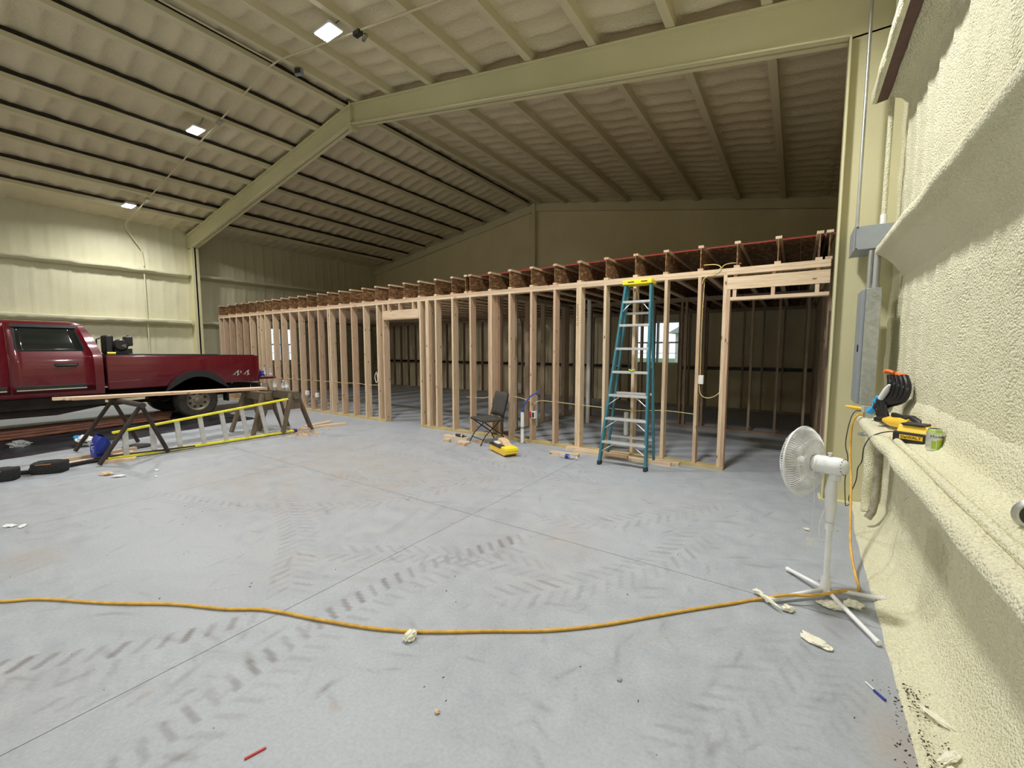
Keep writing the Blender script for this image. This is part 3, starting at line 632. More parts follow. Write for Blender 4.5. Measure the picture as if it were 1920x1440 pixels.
one('vent_pipe', MB().tube([(-3.45, 7.9, 0), (-3.45, 7.9, 2.46)], .04, 14), 'pvc', 'tall pale vent pipe rising to the joists behind the marked double stud', 'pipe', loc=(-3.45, 7.9, 0), smooth=True)
M['dirtypipe'] = simple('foam_smeared_pipe', (.33, .30, .22), .6, .1, .35, 20)
# ================================================================== RIGHT COLUMN SERVICES
t = thing('breaker_box', 'tall narrow galvanised panel box beside the column above the shelf', 'electrical panel', (.56, 4.75, 1.03))
MB().box((.462, 4.62, 1.03), (.562, 5.06, 2.01)).build('cabinet', 'galv', t, bevel=.006)
MB().box((.440, 4.66, 1.035), (.462, 5.02, 2.005)).build('door', 'grey_paint', t, bevel=.004)
MB().box((.432, 4.70, 1.48), (.441, 4.72, 1.54)).build('latch', 'black', t)
for (x, z, r) in ((.515, 1.96, .022), (.54, 1.915, .012), (.505, 1.89, .012), (.49, 1.87, .010), (.50, 1.17, .012), (.535, 1.17, .012), (.49, 1.13, .012), (.515, 1.12, .012), (.545, 1.13, .012), (.50, 1.08, .012), (.53, 1.07, .012)):
    MB().lathe([(r, 0), (r, .003), (r*.7, .003), (r*.7, .001), (0, .001)], (x, 4.62, z), Matrix.Rotation(PI/2, 3, 'X'), 16).build('knockout', 'galv', t)
for x, r in ((.488, .017), (.530, .026)):
    one('riser_conduit', MB().tube([(x, 4.76, 2.005), (x, 4.76, 2.34)], r, 14).tube([(x, 4.76, 2.005), (x, 4.76, 2.05)], r+.005, 14), 'conduit', {.017: 'thin conduit riser left of the thick one above the panel box', .026: 'thick conduit riser above the panel box'}[r], 'conduit', loc=(x, 4.76, 2.0), smooth=True)
t = thing('wireway_box', 'grey steel wireway box on the column just above the second girt', 'junction box', (.45, 4.85, 2.35))
MB().box((.372, 4.74, 2.352), (.62, 5.13, 2.548)).build('body', 'grey_paint', t, bevel=.003)
MB().box((.366, 4.735, 2.346), (.374, 5.135, 2.554)).build('cover', 'grey_paint', t, bevel=.002)
for z in (2.36, 2.54): MB().lathe([(0, 0), (.006, 0), (.006, .003), (0, .003)], (.385, 4.737, z), Matrix.Rotation(PI/2, 3, 'X'), 8).build('screw', 'black', t)
one('column_conduit', MB().tube([(.405, 5.04, 2.55), (.405, 5.04, 4.7)], .0135, 10), 'conduit', 'thin vertical conduit climbing the right column from the grey wireway', 'conduit', loc=(.405, 5.04, 2.55), smooth=True)
t = thing('conduit_coupling', 'short white conduit stub on top of the grey wireway by the wall', 'conduit', (.56, 4.95, 2.55)); MB().tube([(.575, 4.95, 2.55), (.575, 4.95, 2.67)], .024, 12).build('fitting', 'pvc', t, smooth=True); MB().tube([(.575, 4.95, 2.67), (.575, 4.95, 4.6)], .019, 12).build('pipe', 'foam', t, smooth=True)
one('foam_covered_conduit', MB().tube([(.60, 4.95+.02*math.sin(k), .02+k*.07) for k in range(14)], [.042+.005*ns(k, 0, 0, 1.3) for k in range(14)], 12), 'foam', 'foam-crusted vertical pipe below the shelf end', 'pipe', loc=(.6, 4.95, 0), smooth=True)
one('bent_conduit', MB().tube(curve([(.60, 4.52, .82), (.605, 4.52, .55), (.60, 4.52, .30), (.585, 4.50, .17), (.555, 4.49, .10)], 5), .028, 12), 'dirtypipe', 'foam-smeared conduit bending out of the wall below the shelf', 'conduit', loc=(.58, 4.5, .8), smooth=True)
t = thing('conduit_elbow', 'grey elbow fitting under the shelf end', 'fitting', (.50, 4.5, .80)); MB().tube(curve([(.49, 4.56, .79), (.50, 4.53, .80), (.54, 4.50, .80), (.60, 4.49, .80)], 4), .016, 10).build('elbow', 'conduit', t, smooth=True); MB().lathe([(.022, -.01), (.022, .02)], (.488, 4.57, .785), n=10).build('ring', 'conduit', t)
# ---- things on the shelf
ZS = .966
t = thing('receptacle_box', 'small steel outlet box at the shelf end with plugs in it', 'outlet box', (.495, 4.38, ZS))
MB().box((.472, 4.33, ZS-.01), (.53, 4.41, ZS+.085)).build('box', 'galv', t, bevel=.004)
MB().ob((.462, 4.36, ZS+.06), (.02, .05, .05)).build('cover_plate', 'silver', t, bevel=.003)
t = thing('yellow_plug', 'yellow cord plug sticking out left of the outlet box', 'plug', (.42, 4.37, 1.03)); MB().tube([(.455, 4.37, 1.025), (.425, 4.37, 1.03), (.375, 4.38, 1.037), (.355, 4.385, 1.04)], [.013, .015, .010, .006], 10).build('plug_body', 'amber', t, smooth=True)
t = thing('cable_bundle', 'bundle of thick black hose loops in an orange strap leaning on the wall', 'hose', (.6, 4.15, ZS))
for k in range(5):
    a = k*.021; p = [(.575+a*.8, 4.10-a*1.2, 1.315), (.578+a*.9, 4.08-a*1.6, 1.24), (.565+a*.8, 4.10-a*1.8, 1.15), (.535+a*.3, 4.14-a*1.2, 1.09), (.535+a*.1, 4.12-a*1.6, 1.02), (.56, 4.05-a*1.7, ZS+.03)]
    MB().tube(curve(p, 5), .019, 10).build('hose_loop', 'hose', t, smooth=True)
for k in range(4):
    MB().tube(curve([(.515+.01*k, 4.2-.05*k, 1.12), (.52+.01*k, 4.14-.06*k, 1.06), (.53+.01*k, 4.05-.06*k, 1.00), (.56+.01*k, 3.95-.05*k, ZS+.02)], 4), .013, 8).build('hose_loop', 'hose', t, smooth=True)
st = [(.555+.045*(1-math.cos(a))+.0, 4.12-.05*(1-math.cos(a)), 1.325+.012*math.sin(a*2)) for a in np.linspace(0, PI, 9)]
MB().tube([(x, y+.012*math.sin(i), z+.005) for i, (x, y, z) in enumerate(st)], .013, 8).tube([(x-.012, y-.02, z+.012) for x, y, z in st[:5]], .011, 8).tube([st[-1], (st[-1][0]+.015, st[-1][1]-.01, 1.27)], .010, 8).build('orange_strap', 'orange', t, smooth=True)
t = thing('caulk_tube', 'white and black nozzle tube among the black hoses', 'tube', (.55, 4.0, 1.15)); MB().tube([(.535, 4.10, 1.14), (.555, 4.05, 1.21), (.565, 4.02, 1.25)], [.020, .020, .008], 10).build('tube_body', 'white', t, smooth=True); MB().tube([(.515, 4.16, 1.06), (.535, 4.10, 1.14)], .018, 10).build('cap', 'black', t, smooth=True)
one('tape_wad', MB().tube(curve([(.49, 4.22, 1.02), (.51, 4.2, 1.06), (.525, 4.19, 1.11), (.53, 4.17, 1.15)], 3), [.026, .024, .02, .016, .022, .02, .026, .02, .02, .016], 6), 'bluelt', 'crumpled bright blue tape beside the outlet box', 'tape', loc=(.5, 4.2, 1.0))
t = thing('cordless_drill', 'black and yellow power tool lying behind the battery charger', 'power tool', (.60, 3.75, ZS))
MB().tube([(.535, 3.88, ZS+.045), (.56, 3.78, ZS+.055), (.60, 3.66, ZS+.065), (.625, 3.60, ZS+.07)], [.018, .036, .04, .032], 12).build('motor_body', 'amber', t, smooth=True)
MB().tube([(.505, 3.98, ZS+.035), (.535, 3.88, ZS+.045)], [.020, .024], 12).build('chuck', 'black', t, smooth=True)
MB().tube([(.58, 3.74, ZS+.09), (.63, 3.60, ZS+.105), (.66, 3.55, ZS+.08)], [.014, .019, .018], 10).build('grip', 'black', t, smooth=True)
MB().ob((.585, 3.68, ZS+.098), (.03, .16, .03), (.06, 0, .35)).build('top_rail', 'black', t, bevel=.006)
for k in range(3): MB().lathe([(0, 0), (.008, 0), (.008, .004), (0, .004)], (.548+.018*k, 3.745-.05*k, ZS+.07), Matrix.Rotation(PI/2, 3, 'X'), 10).build('vent', 'chrome', t)
rzb = -.55; t = thing('battery_charger', 'black battery charger with yellow battery on the shelf beside the can', 'battery charger', (.60, 3.32, ZS), rzb)
MB().box((-.085, -.065, 0), (.085, .065, .062)).build('charger_base', 'black', t, world=False, bevel=.008)
MB().prism([(-.06, .06), (.06, .06), (.05, .10), (-.035, .10)], 0, -.07, .07).build('battery', 'amber', t, world=False, bevel=.006)
MB().box((-.055, -.05, .10), (.05, .04, .112)).build('battery_top', 'black', t, world=False, bevel=.005)
lp = MB().box((-.05, -.0675, .022), (.055, -.065, .046)).build('brand_plate', 'amber', t, world=False)
text('plate_lettering', 'DeWALT', 'ink', t, (.0025, -.0685, .034), (1, 0, 0), (0, 0, 1), .023, world=False)
cx, cy, cr, chh = .628, 3.08, .033, .122
t = thing('drink_can', 'silver and lime green drink can standing on the shelf', 'can', (cx, cy, ZS))
MB().lathe([(.022, 0), (.026, .002), (cr, .014), (cr, .102), (.027, .117), (.026, chh)], (cx, cy, ZS), n=32).build('can_body', 'silver', t, smooth=True)
MB().lathe([(.026, 0), (.0265, .002), (.024, .001), (.023, -.004), (0, -.004)], (cx, cy, ZS+chh), n=32).build('lid', 'alu', t, smooth=True)
def wrap(z0, a0, rr=cr+.0004): return lambda x, y, z: Vector((cx+(rr+z*.3)*math.sin(a0+x/cr), cy-(rr+z*.3)*math.cos(a0+x/cr), ZS+z0+y))
def patch(nm, a0, a1, z0, z1, m, rr=cr+.0003):
    A = np.linspace(a0, a1, 14); Z = np.linspace(z0, z1, 3)
    MB().grid(np.array([[(cx+rr*math.sin(a), cy-rr*math.cos(a), ZS+z) for z in Z] for a in A])).build(nm, m, t, smooth=True)
patch('green_band', -PI, PI, .098, .103, 'limegreen'); patch('lime_slice', -.50, .05, .018, .060, 'limegreen'); patch('lime_slice', .12, 1.2, .018, .066, 'limegreen'); patch('gold_rim', .0, 1.2, .067, .070, 'amber')
MB().lathe([(.0335, .1), (.0275, .1171)], (cx, cy, ZS+.0002), n=32).build('green_shoulder', 'limegreen', t, smooth=True)
text('can_lettering', 'Modelo', 'ink', t, None, (1, 0, 0), (0, 1, 0), .021, bend=wrap(.083, .28))
text('can_side_lettering', 'MICHELADA', 'ink', t, None, (1, 0, 0), (0, 1, 0), .006, bend=wrap(.073, .35)) if False else None
t = thing('cable_roll', 'dark round grommet ring on the shelf at the right edge of view', 'ring', (.60, 1.87, ZS))
MB().tube([(.62+.040*math.cos(a), 1.90, ZS+.045+.040*math.sin(a)) for a in np.linspace(0, 2*PI, 25)], .011, 8).build('outer_ring', 'conduit', t, smooth=True)
MB().lathe([(0, -.01), (.036, -.01), (.036, .01), (0, .01)], (.62, 1.90, ZS+.045), Matrix.Rotation(PI/2, 3, 'X'), 20).build('plug_core', 'black', t, smooth=True)
# ---- cords by the column
FX, FY = .215, 3.12
cz = .010
cord_pts = [(-4.6, -.35), (-4.2, .05), (-3.87, .30), (-3.69, .45), (-3.32, .65), (-2.97, .87), (-2.68, 1.01), (-2.47, 1.14), (-2.13, 1.26), (-1.82, 1.38), (-1.56, 1.52), (-1.29, 1.71), (-1.03, 1.89), (-.81, 2.09), (-.61, 2.31), (-.42, 2.52), (-.25, 2.70), (-.13, 2.83), (.02, 2.90), (.15, 2.98), (.30, 3.14), (.375, 3.26)]
pts = [(x, y, cz if x < -.1 or x > .33 else .052) for x, y in cord_pts]+[(.395, 3.34, .02), (.385, 3.42, .05), (.37, 3.6, .16), (.385, 3.9, .33), (.40, 4.15, .5), (.395, 4.28, .7), (.40, 4.32, .9), (.43, 4.33, .975), (.465, 4.34, .98)]
one('extension_cord', MB().tube(curve(pts, 6), .0085, 8), 'cord', 'long dirty yellow extension cord curving across the floor and up to the shelf', 'cord', loc=(-1, 2, 0), smooth=True)
one('charger_wire', MB().tube(curve([(.55, 3.42, ZS+.03), (.50, 3.46, ZS+.03), (.44, 3.62, .93), (.425, 3.8, .82), (.43, 3.9, .70), (.42, 4.0, .62), (.425, 4.1, .5), (.40, 4.2, .34), (.41, 4.24, .27), (.39, 4.25, .25), (.385, 4.26, .27), (.375, 4.28, .45), (.385, 4.29, .62), (.365, 4.3, .74), (.38, 4.32, .9), (.41, 4.34, 1.0), (.46, 4.36, 1.01)], 5), .0035, 6), 'blackwire', 'thin black charger wire hanging below the shelf in a loop', 'wire', loc=(.4, 4, .5), smooth=True)
M['blade'] = simple('translucent_white_blade', (.7, .69, .64), .3); M['blade'].node_tree.nodes['Principled BSDF'].inputs['Alpha'].default_value = .45
# ================================================================== PEDESTAL FAN
t = thing('pedestal_fan', 'white pedestal fan on a crossed tube base by the right wall', 'fan', (FX, FY, 0))
for k, (ex, ey) in enumerate([(.02, 3.33), (-.075, 2.84), (.415, 2.73), (.50, 3.24)]):
    l_ = MB().tube([(FX+(ex-FX)*.08, FY+(ey-FY)*.08, .045), (ex, ey, .020)], .0125, 10).build('leg', 'white', t, smooth=True)
    d = Vector((ex-FX, ey-FY, 0)).normalized(); MB().tube([Vector((ex, ey, .0205))-d*.02, Vector((ex, ey, .0195))+d*.006], .0145, 10).build('end_cap', 'white', l_, smooth=True)
MB().lathe([(.03, .028), (.032, .05), (.028, .06), (.024, .11), (.020, .125)], (FX, FY, 0), n=16).build('base_collar', 'white', t, smooth=True)
MB().tube([(FX, FY, .03), (FX, FY, .44)], .0155, 14).build('outer_pole', 'white', t, smooth=True)
MB().lathe([(.021, .42), (.022, .455), (.017, .465)], (FX, FY, 0), n=16).build('height_collar', 'white', t, smooth=True)
MB().tube([(FX, FY, .44), (FX, FY, .56)], .0125, 12).build('inner_pole', 'white', t, smooth=True)
ax = Vector((-.87, .48, -.07)).normalized()              # direction the fan blows
HC = Vector((FX-.03, FY+.0, .815))
MB().tube([(FX, FY, .47), (FX, FY, .56), (FX-.005, FY, .66), (FX, FY, .745)], [.020, .030, .030, .022], 14).build('control_column', 'white', t, smooth=True)
MB().ob((FX+.01, FY-.01, .755), (.05, .045, .06), (0, 0, .6)).build('tilt_bracket', 'white', t, bevel=.01)
q = ax.to_track_quat('Z', 'Y').to_matrix()
mo = MB().lathe([(0, -.110), (.020, -.108), (.040, -.097), (.050, -.075), (.053, -.045), (.053, .055), (.046, .07), (0, .07)], HC, q, 24).build('motor_housing', 'white', t, smooth=True)
for k in range(14):
    a = 2*PI*k/14; c = HC+q @ Vector((.044*math.cos(a), .044*math.sin(a), -.088)); MB().ob(c, (.014, .003, .003), q @ Matrix.Rotation(a, 3, 'Z') @ Matrix.Rotation(.9, 3, 'Y')).build('vent_slot', 'trim', mo)
MB().lathe([(.007, 0), (.007, .014), (.011, .015), (.011, .022), (0, .022)], HC+Vector((.01, -.01, .055)), n=12).build('oscillation_knob', 'white', t, smooth=True)
GC = HC+ax*.075; RG = .215
def gp(a, r, h): return GC+q @ Vector((r*math.cos(a), r*math.sin(a), h))
rg = MB(); NW = 84
for k in range(NW):
    a = 2*PI*k/NW; rg.tube([gp(a, r, h) for r, h in ((.055, 0), (.11, .0), (.16, .008), (.195, .028), (RG, .055))], .0021, 4, False)
rg.build('rear_guard', 'white', t, kind='stuff')
fg = MB()
for k in range(NW):
    a = 2*PI*k/NW; fg.tube([gp(a, r, h) for r, h in ((.035, .135), (.09, .13), (.15, .115), (.195, .085), (RG, .055))], .0021, 4, False)
fg.build('front_guard', 'white', t, kind='stuff')
rr = MB()
for r, h, th in ((RG, .055, .0065), (.145, .005, .0022), (.10, .0, .0022), (.145, .117, .0022), (.056, 0, .004)): rr.tube([gp(a, r, h) for a in np.linspace(0, 2*PI, 49)], th, 6, False)
rr.build('guard_ring', 'white', t, smooth=True)
MB().lathe([(0, .145), (.035, .143), (.038, .132), (0, .130)], GC, q, 24).build('front_cap', 'white', t, smooth=True)
hb = MB().lathe([(0, .03), (.032, .035), (.03, .08), (0, .09)], GC, q, 20).build('blade_hub', 'white', t, smooth=True)
for k in range(3):
    a0 = 2*PI*k/3; Pb = np.array([[tuple(gp(a0+da*(.5+.5*min(1, r/.12)), r, .06+.022*(da-.35)/.35)) for da in np.linspace(-.05, .95, 6)] for r in np.linspace(.028, .188, 6)])
    b_ = MB().grid(Pb).build('blade', 'blade', hb, smooth=80); sdm = b_.modifiers.new('solid', 'SOLIDIFY'); sdm.thickness = .002
cordf = curve([HC+Vector((-.055, -.02, .03)), HC+Vector((-.07, -.05, -.02)), Vector((FX-.085, FY-.06, .62)), Vector((FX-.09, FY-.06, .45)), Vector((FX-.095, FY-.06, .36))], 5)
pc = MB().tube(cordf, .0014, 5).build('pull_cord', 'white', t); MB().box((FX-.112, FY-.068, .325), (FX-.078, FY-.056, .365)).build('cord_tag', 'white', pc)
MB().tube(curve([(FX-.03, FY-.02, .55), (FX-.05, FY-.03, .45), (FX-.045, FY-.03, .38), (FX-.02, FY, .36)], 4), .003, 5).build('power_lead', 'pvc', t, smooth=True)
# ---- chunks of foam and litter
def chunk(name, label, cat, c, size, m='foam_raw', rz=0, seed=0, group=None):
    bm = bmesh.new(); bmesh.ops.create_icosphere(bm, subdivisions=3, radius=.5)
    for v in bm.verts:
        v.co *= 1+.55*noise.noise(v.co*3.1+Vector((seed*3.1, 0, 0)))+.35*noise.noise(v.co*8+Vector((seed*5.1, 2, 0))); v.co = Matrix.Rotation(rz, 3, 'Z') @ Vector((v.co.x*size[0], v.co.y*size[1], v.co.z*size[2]))
    mz = min(v.co.z for v in bm.verts); me = bpy.data.meshes.new(name)
    for v in bm.verts: v.co.z -= mz
    bm.to_mesh(me); bm.free(); me.materials.append(M[m]); o = bpy.data.objects.new(name, me); COL.objects.link(o); o.location = c; return tag(o, label, cat, group)
chunk('foam_chunk', 'round cream foam chunk touching the yellow cord in front', 'foam scrap', (-1.60, 1.44, 0), (.055, .07, .04), seed=1)
chunk('foam_chunk', 'flat cream foam flake on the bare floor in front of the fan', 'foam scrap', (.155, 2.585, 0), (.14, .07, .02), rz=-.5, seed=2)
chunk('foam_chunk', 'small cream foam lump beside the fan leg tip', 'foam scrap', (.03, 2.82, 0), (.06, .05, .035), seed=3)
chunk('foam_chunk', 'long pointed foam sliver lying over the yellow cord', 'foam scrap', (-.08, 2.84, .018), (.16, .025, .02), rz=-.75, seed=4)
chunk('foam_chunk', 'stubby foam piece at the cord left of the fan', 'foam scrap', (-.125, 2.90, .01), (.06, .03, .025), rz=-.5, seed=14)
chunk('foam_chunk', 'large foam scrap under the fan hub', 'foam scrap', (.25, 3.0, 0), (.13, .08, .028), seed=5)
chunk('foam_chunk', 'foam scrap between the fan hub and the wall', 'foam scrap', (.345, 3.06, 0), (.09, .06, .04), seed=6)
chunk('foam_chunk', 'foam crumb on the floor behind the fan grille, nearest the fan', 'foam scrap', (.14, 4.20, 0), (.04, .03, .015), seed=7)
chunk('paper_scrap', 'white paper scrap at the left edge of the open floor', 'scrap', (-5.50, .52, 0), (.10, .06, .012), 'white', .4, 8)
chunk('paper_scrap', 'second white paper scrap beside the first at the far left', 'scrap', (-5.40, .58, 0), (.08, .04, .01), 'white', -.3, 9)
chunk('paper_scrap', 'white scrap on the floor near the pipe sawhorse foot', 'scrap', (-6.55, 1.48, 0), (.13, .05, .02), 'white', .9, 10)
chunk('paper_scrap', 'white flake on the floor right of the pipe sawhorse', 'scrap', (-6.52, 1.82, 0), (.07, .04, .012), 'white', .2, 11)
chunk('paper_scrap', 'tiny white flake beside the tyre tracks by the yellow ladder', 'scrap', (-6.2, 1.72, 0), (.04, .03, .01), 'white', .2, 12)
chunk('tape_piece', 'crumpled brown tape scrap beside the pipe sawhorse foot', 'scrap', (-6.78, 1.42, 0), (.14, .07, .04), 'dustwood', .6, 13)
chunk('pebble', 'round grey pebble on the open floor', 'pebble', (-.6, 1.78, 0), (.022, .02, .01), 'grey_paint')
chunk('foam_chunk', 'yellowish foam crumb on the floor at the bottom of view', 'foam scrap', (-1.17, 1.19, 0), (.02, .016, .012), 'dustwood', seed=15)
one('red_straw', MB().box((-.035, -.004, 0), (.035, .004, .006)), 'redplas', 'tiny red plastic strip on the floor at the bottom', 'scrap', loc=None); bpy.data.objects['red_straw'].location = (-1.61, .68, 0); bpy.data.objects['red_straw'].rotation_euler = (0, 0, 1.3)
t = thing('pen', 'blue and white pen on the dusty floor beside the foam edge', 'pen', (.36, 2.33, 0)); MB().tube([(.33, 2.385, .006), (.372, 2.325, .006)], .0035, 8).build('barrel', 'white', t, smooth=True); MB().tube([(.355, 2.345, .006), (.388, 2.302, .006)], .0055, 8).build('cap', 'blue', t, smooth=True)
lit = MB(); r2 = random.Random(3)
for k in range(460):
    if k < 330: x, y = .47+r2.uniform(-.13, .12)*r2.random(), 2.45-abs(r2.gauss(0, .45)); z = 0 if x < .46 else .024
    else: x, y, z = r2.uniform(-5, .4), r2.uniform(.3, 5.2), 0
    s = r2.uniform(.001, .0042); lit.ob((x, y, z+s*.3), (s*r2.uniform(1, 3.5), s, s*.6), (0, 0, r2.uniform(0, 3)))
o = lit.build('floor_litter', 'brownsteel'); o['kind'] = 'stuff'; tag(o, 'fine brown dirt crumbs along the right foam edge and across the floor', 'dirt')
for k, (x, y, a, s) in enumerate([(.53, 2.05, .9, .10), (.52, 1.98, 1.3, .06), (.54, 2.25, -.8, .12), (.50, 1.92, .3, .08)]):
    chunk('foam_chip', ['long pale chip on the foam skirt, second from the pen', 'short pale chip on the foam skirt near the bottom edge', 'pale curled chip on the foam skirt beside the pen', 'pale chip lowest on the foam skirt'][k], 'foam scrap', (x, y, .03), (s, .03, .015), 'foam_raw', a, 20+k)
# ================================================================== TEAL STEPLADDER
t = thing('stepladder', 'teal fibreglass stepladder with yellow top cap leaning at the stud wall', 'stepladder', (-1.8, 5.3, 0))
FLb, FRb = Vector((-2.075, 5.15, 0)), Vector((-1.475, 5.155, 0)); FLt, FRt = Vector((-1.885, 5.50, 2.33)), Vector((-1.565, 5.505, 2.33))
BLb, BRb = Vector((-2.13, 5.58, 0)), Vector((-1.50, 5.60, 0)); BLt, BRt = Vector((-1.875, 5.58, 2.31)), Vector((-1.575, 5.585, 2.31))
def lerp(a, b, k): return a+(b-a)*k
for a, b in ((FLb, FLt), (FRb, FRt)):
    r_ = MB().beam(a+Vector((0, 0, .02)), b, .028, .075, (0, 1, 0)).build('front_rail', 'teal', t); MB().beam(a, a+(b-a)*.02, .04, .085, (0, 1, 0)).build('foot', 'rubber', r_)
for a, b in ((BLb, BLt), (BRb, BRt)):
    r_ = MB().beam(a+Vector((0, 0, .02)), b, .024, .045, (0, 1, 0)).build('rear_rail', 'teal', t); MB().beam(a, a+(b-a)*.015, .034, .05, (0, 1, 0)).build('foot', 'rubber', r_)
for k in range(1, 8):
    f = k*.305/2.33*.985
    a, b = lerp(FLb, FLt, f), lerp(FRb, FRt, f); s_ = MB().beam(a, b, .085, .030).build('step', 'alu', t, bevel=.003)
    if k in (1, 2, 3, 7):
        dn = -1; w = b-a
        for p, s in ((a, 1), (b, -1)): MB().tube([p+w*s*.28+Vector((0, -.02, -.015)), lerp(FLb, FLt, f-.055) +Vector((0, -.02, 0)) if s > 0 else lerp(FRb, FRt, f-.055)+Vector((0, -.02, 0))], .006, 6).build('step_brace', 'alu', t)
for k in (1, 3, 6.5):
    f = k*.305/2.33; MB().beam(lerp(BLb, BLt, f), lerp(BRb, BRt, f), .02, .03).build('rear_brace', 'alu', t)
for a, b, c, d in ((FLb, FLt, BLb, BLt), (FRb, FRt, BRb, BRt)): MB().beam(lerp(a, b, .55), lerp(c, d, .55), .004, .02).build('spreader', 'alu', t)
cp = MB().box((-1.925, 5.45, 2.325), (-1.545, 5.66, 2.385)).build('top_cap', 'yel', t, bevel=.01)
for x in (-1.85, -1.68): MB().box((x, 5.446, 2.352), (x+.08, 5.451, 2.362)).build('tool_slot', 'ink', cp)
MB().tube(curve([(-1.76, 5.30, 1.24), (-1.72, 5.29, 1.225), (-1.68, 5.30, 1.24)], 3), .012, 6).build('paint_mark', 'limegreen', t)
# ---- boards under the ladder
def board(label, c, size, rz=0, m='wood_x', group=None, name='wood_offcut', tilt=0, cat='board'):
    o = MB().box(tuple(-s/2 for s in size), tuple(s/2 for s in size)).build(name, m); o.location = (c[0], c[1], c[2]+size[2]/2); o.rotation_euler = (0, tilt, rz); return tag(o, label, cat, group)
board('long pine board lying against the sill under the teal ladder', (-2.0, 5.665, 0), (1.62, .085, .038), -.012)
board('second pine board in front of the sill under the teal ladder', (-1.95, 5.575, 0), (1.35, .085, .038), .01)
board('short pine offcut beside the clear bottle left of the teal ladder', (-2.66, 5.30, 0), (.42, .089, .038), .10)
board('short pine offcut on the sill boards between the ladder rails', (-1.99, 5.50, .038) , (.35, .06, .038), .03)
t = thing('water_bottle', 'clear bottle with blue label lying by the offcut left of the ladder', 'bottle', (-2.54, 5.17, 0)); MB().tube([(-2.66, 5.17, .032), (-2.645, 5.17, .032), (-2.47, 5.165, .032), (-2.43, 5.165, .032), (-2.41, 5.165, .032)], [.022, .031, .031, .012, .012], 14).build('bottle_body', 'clear', t, smooth=True); MB().tube([(-2.57, 5.168, .032), (-2.52, 5.167, .032)], .0318, 14).build('bottle_label', 'blue', t, smooth=True); MB().tube([(-2.41, 5.165, .032), (-2.395, 5.165, .032)], .014, 12).build('cap', 'white', t)
# ---- folding chair
t = thing('folding_chair', 'small black folding chair with grey canvas seat in front of the stud wall', 'chair', (-4.07, 5.36, 0), R_(-25))
# local: x right, y back
def cs(pts, thick): 
    mb = MB(); P = np.array(pts); mb.grid(P); o = mb
    return o
sx, fy, by = .23, -.18, .17
s_ = MB().grid(np.array([[(-sx+2*sx*i/6, fy+(by-fy)*j/5, .40-.022*math.sin(PI*i/6)*math.sin(PI*j/5)+.03*(1-j/5)*0) for j in range(6)] for i in range(7)])).build('seat', 'fabric', t, world=False, smooth=80); sm_ = s_.modifiers.new('s', 'SOLIDIFY'); sm_.thickness = .032
b_ = MB().grid(np.array([[(-.20+.4*i/6, by+.01+.10*(j/5)+.03*math.sin(PI*i/6), .42+.38*j/5) for j in range(6)] for i in range(7)])).build('backrest', 'fabric', t, world=False, smooth=80); sm_ = b_.modifiers.new('s', 'SOLIDIFY'); sm_.thickness = .014
for s in (-1, 1):
    x = s*.205
    MB().tube([(x, fy, .385), (x, by, .13), (x, by+.07, 0)], .009, 8).build('leg', 'blacksteel', t, world=False, smooth=True)
    MB().tube([(x*.93, by-.02, .385), (x*.93, fy+.05, .15), (x*.93, fy-.04, 0)], .009, 8).build('leg', 'blacksteel', t, world=False, smooth=True)
    MB().tube([(x, fy-.01, .385), (x, by+.01, .39), (x, by+.02, .45), (x, by+.11, .79)], .009, 8).build('side_frame', 'blacksteel', t, world=False, smooth=True)
for y, z in ((by+.03, .10), (fy+.0, .09), (fy, .385), (by, .385)): MB().tube([(-.2, y, z), (.2, y, z)], .007, 8).build('cross_bar', 'blacksteel', t, world=False, smooth=True)
board('small block of wood under the folding chair', (-4.15, 5.28, 0), (.16, .09, .04), .3)
for k, (x, y, w, d, h, a, lb) in enumerate([(-4.68, 5.30, .50, .09, .038, .05, 'pinkish two by four offcut left of the chair, longest of the group'), (-4.80, 5.36, .3, .09, .03, .1, 'thin offcut behind the pinkish one left of the chair'), (-4.63, 5.03, .10, .09, .045, .3, 'small wood block leftmost in front of the chair offcuts'),
        (-4.27, 4.97, .15, .09, .045, .15, 'small wood block nearest the yellow tool'), (-4.33, 5.10, .20, .08, .03, .1, 'thin wood block behind the one nearest the yellow tool')]):
    board(lb, (x, y, 0), (w, d, h), a)
t = thing('glue_bottle', 'dark bottle lying on the pinkish offcut left of the chair', 'bottle', (-4.56, 5.30, .038)); MB().tube([(-4.68, 5.30, .062), (-4.67, 5.30, .062), (-4.52, 5.29, .062), (-4.49, 5.29, .062), (-4.44, 5.29, .062)], [.02, .024, .024, .010, .006], 12).build('bottle_body', 'brownsteel', t, smooth=True); MB().tube([(-4.55, 5.292, .062), (-4.53, 5.291, .062)], .0245, 12).build('white_band', 'white', t)
# ---- low yellow tool case on the floor
t = thing('yellow_tool_case', 'low yellow and black tool case lying on the floor before the chair', 'tool case', (-3.45, 4.93, 0), R_(-28))
MB().prism([(-.27, .03), (-.25, .012), (.20, .012), (.27, .05), (.25, .10), (-.25, .10)], 1, -.10, .10).build('base', 'amber', t, world=False, bevel=.012)
MB().box((-.22, -.09, 0), (.20, .09, .012)).build('foot_strip', 'black', t, world=False)
MB().prism([(-.25, .10), (.10, .10), (.10, .115), (-.25, .125)], 1, -.108, .108).build('rim_band', 'black', t, world=False, bevel=.004)
MB().prism([(-.17, .11), (.16, .11), (.05, .15), (-.03, .19), (-.14, .20)], 1, -.02, .095).build('cover', 'dustwood', t, world=False, bevel=.015)
MB().prism([(.10, .09), (.27, .08), (.26, .125), (.12, .13)], 1, -.10, .10).build('end_cap', 'yel', t, world=False, bevel=.008)
MB().box((-.20, -.06, .12), (-.05, .0, .145)).build('grip', 'white', t, world=False, bevel=.006)
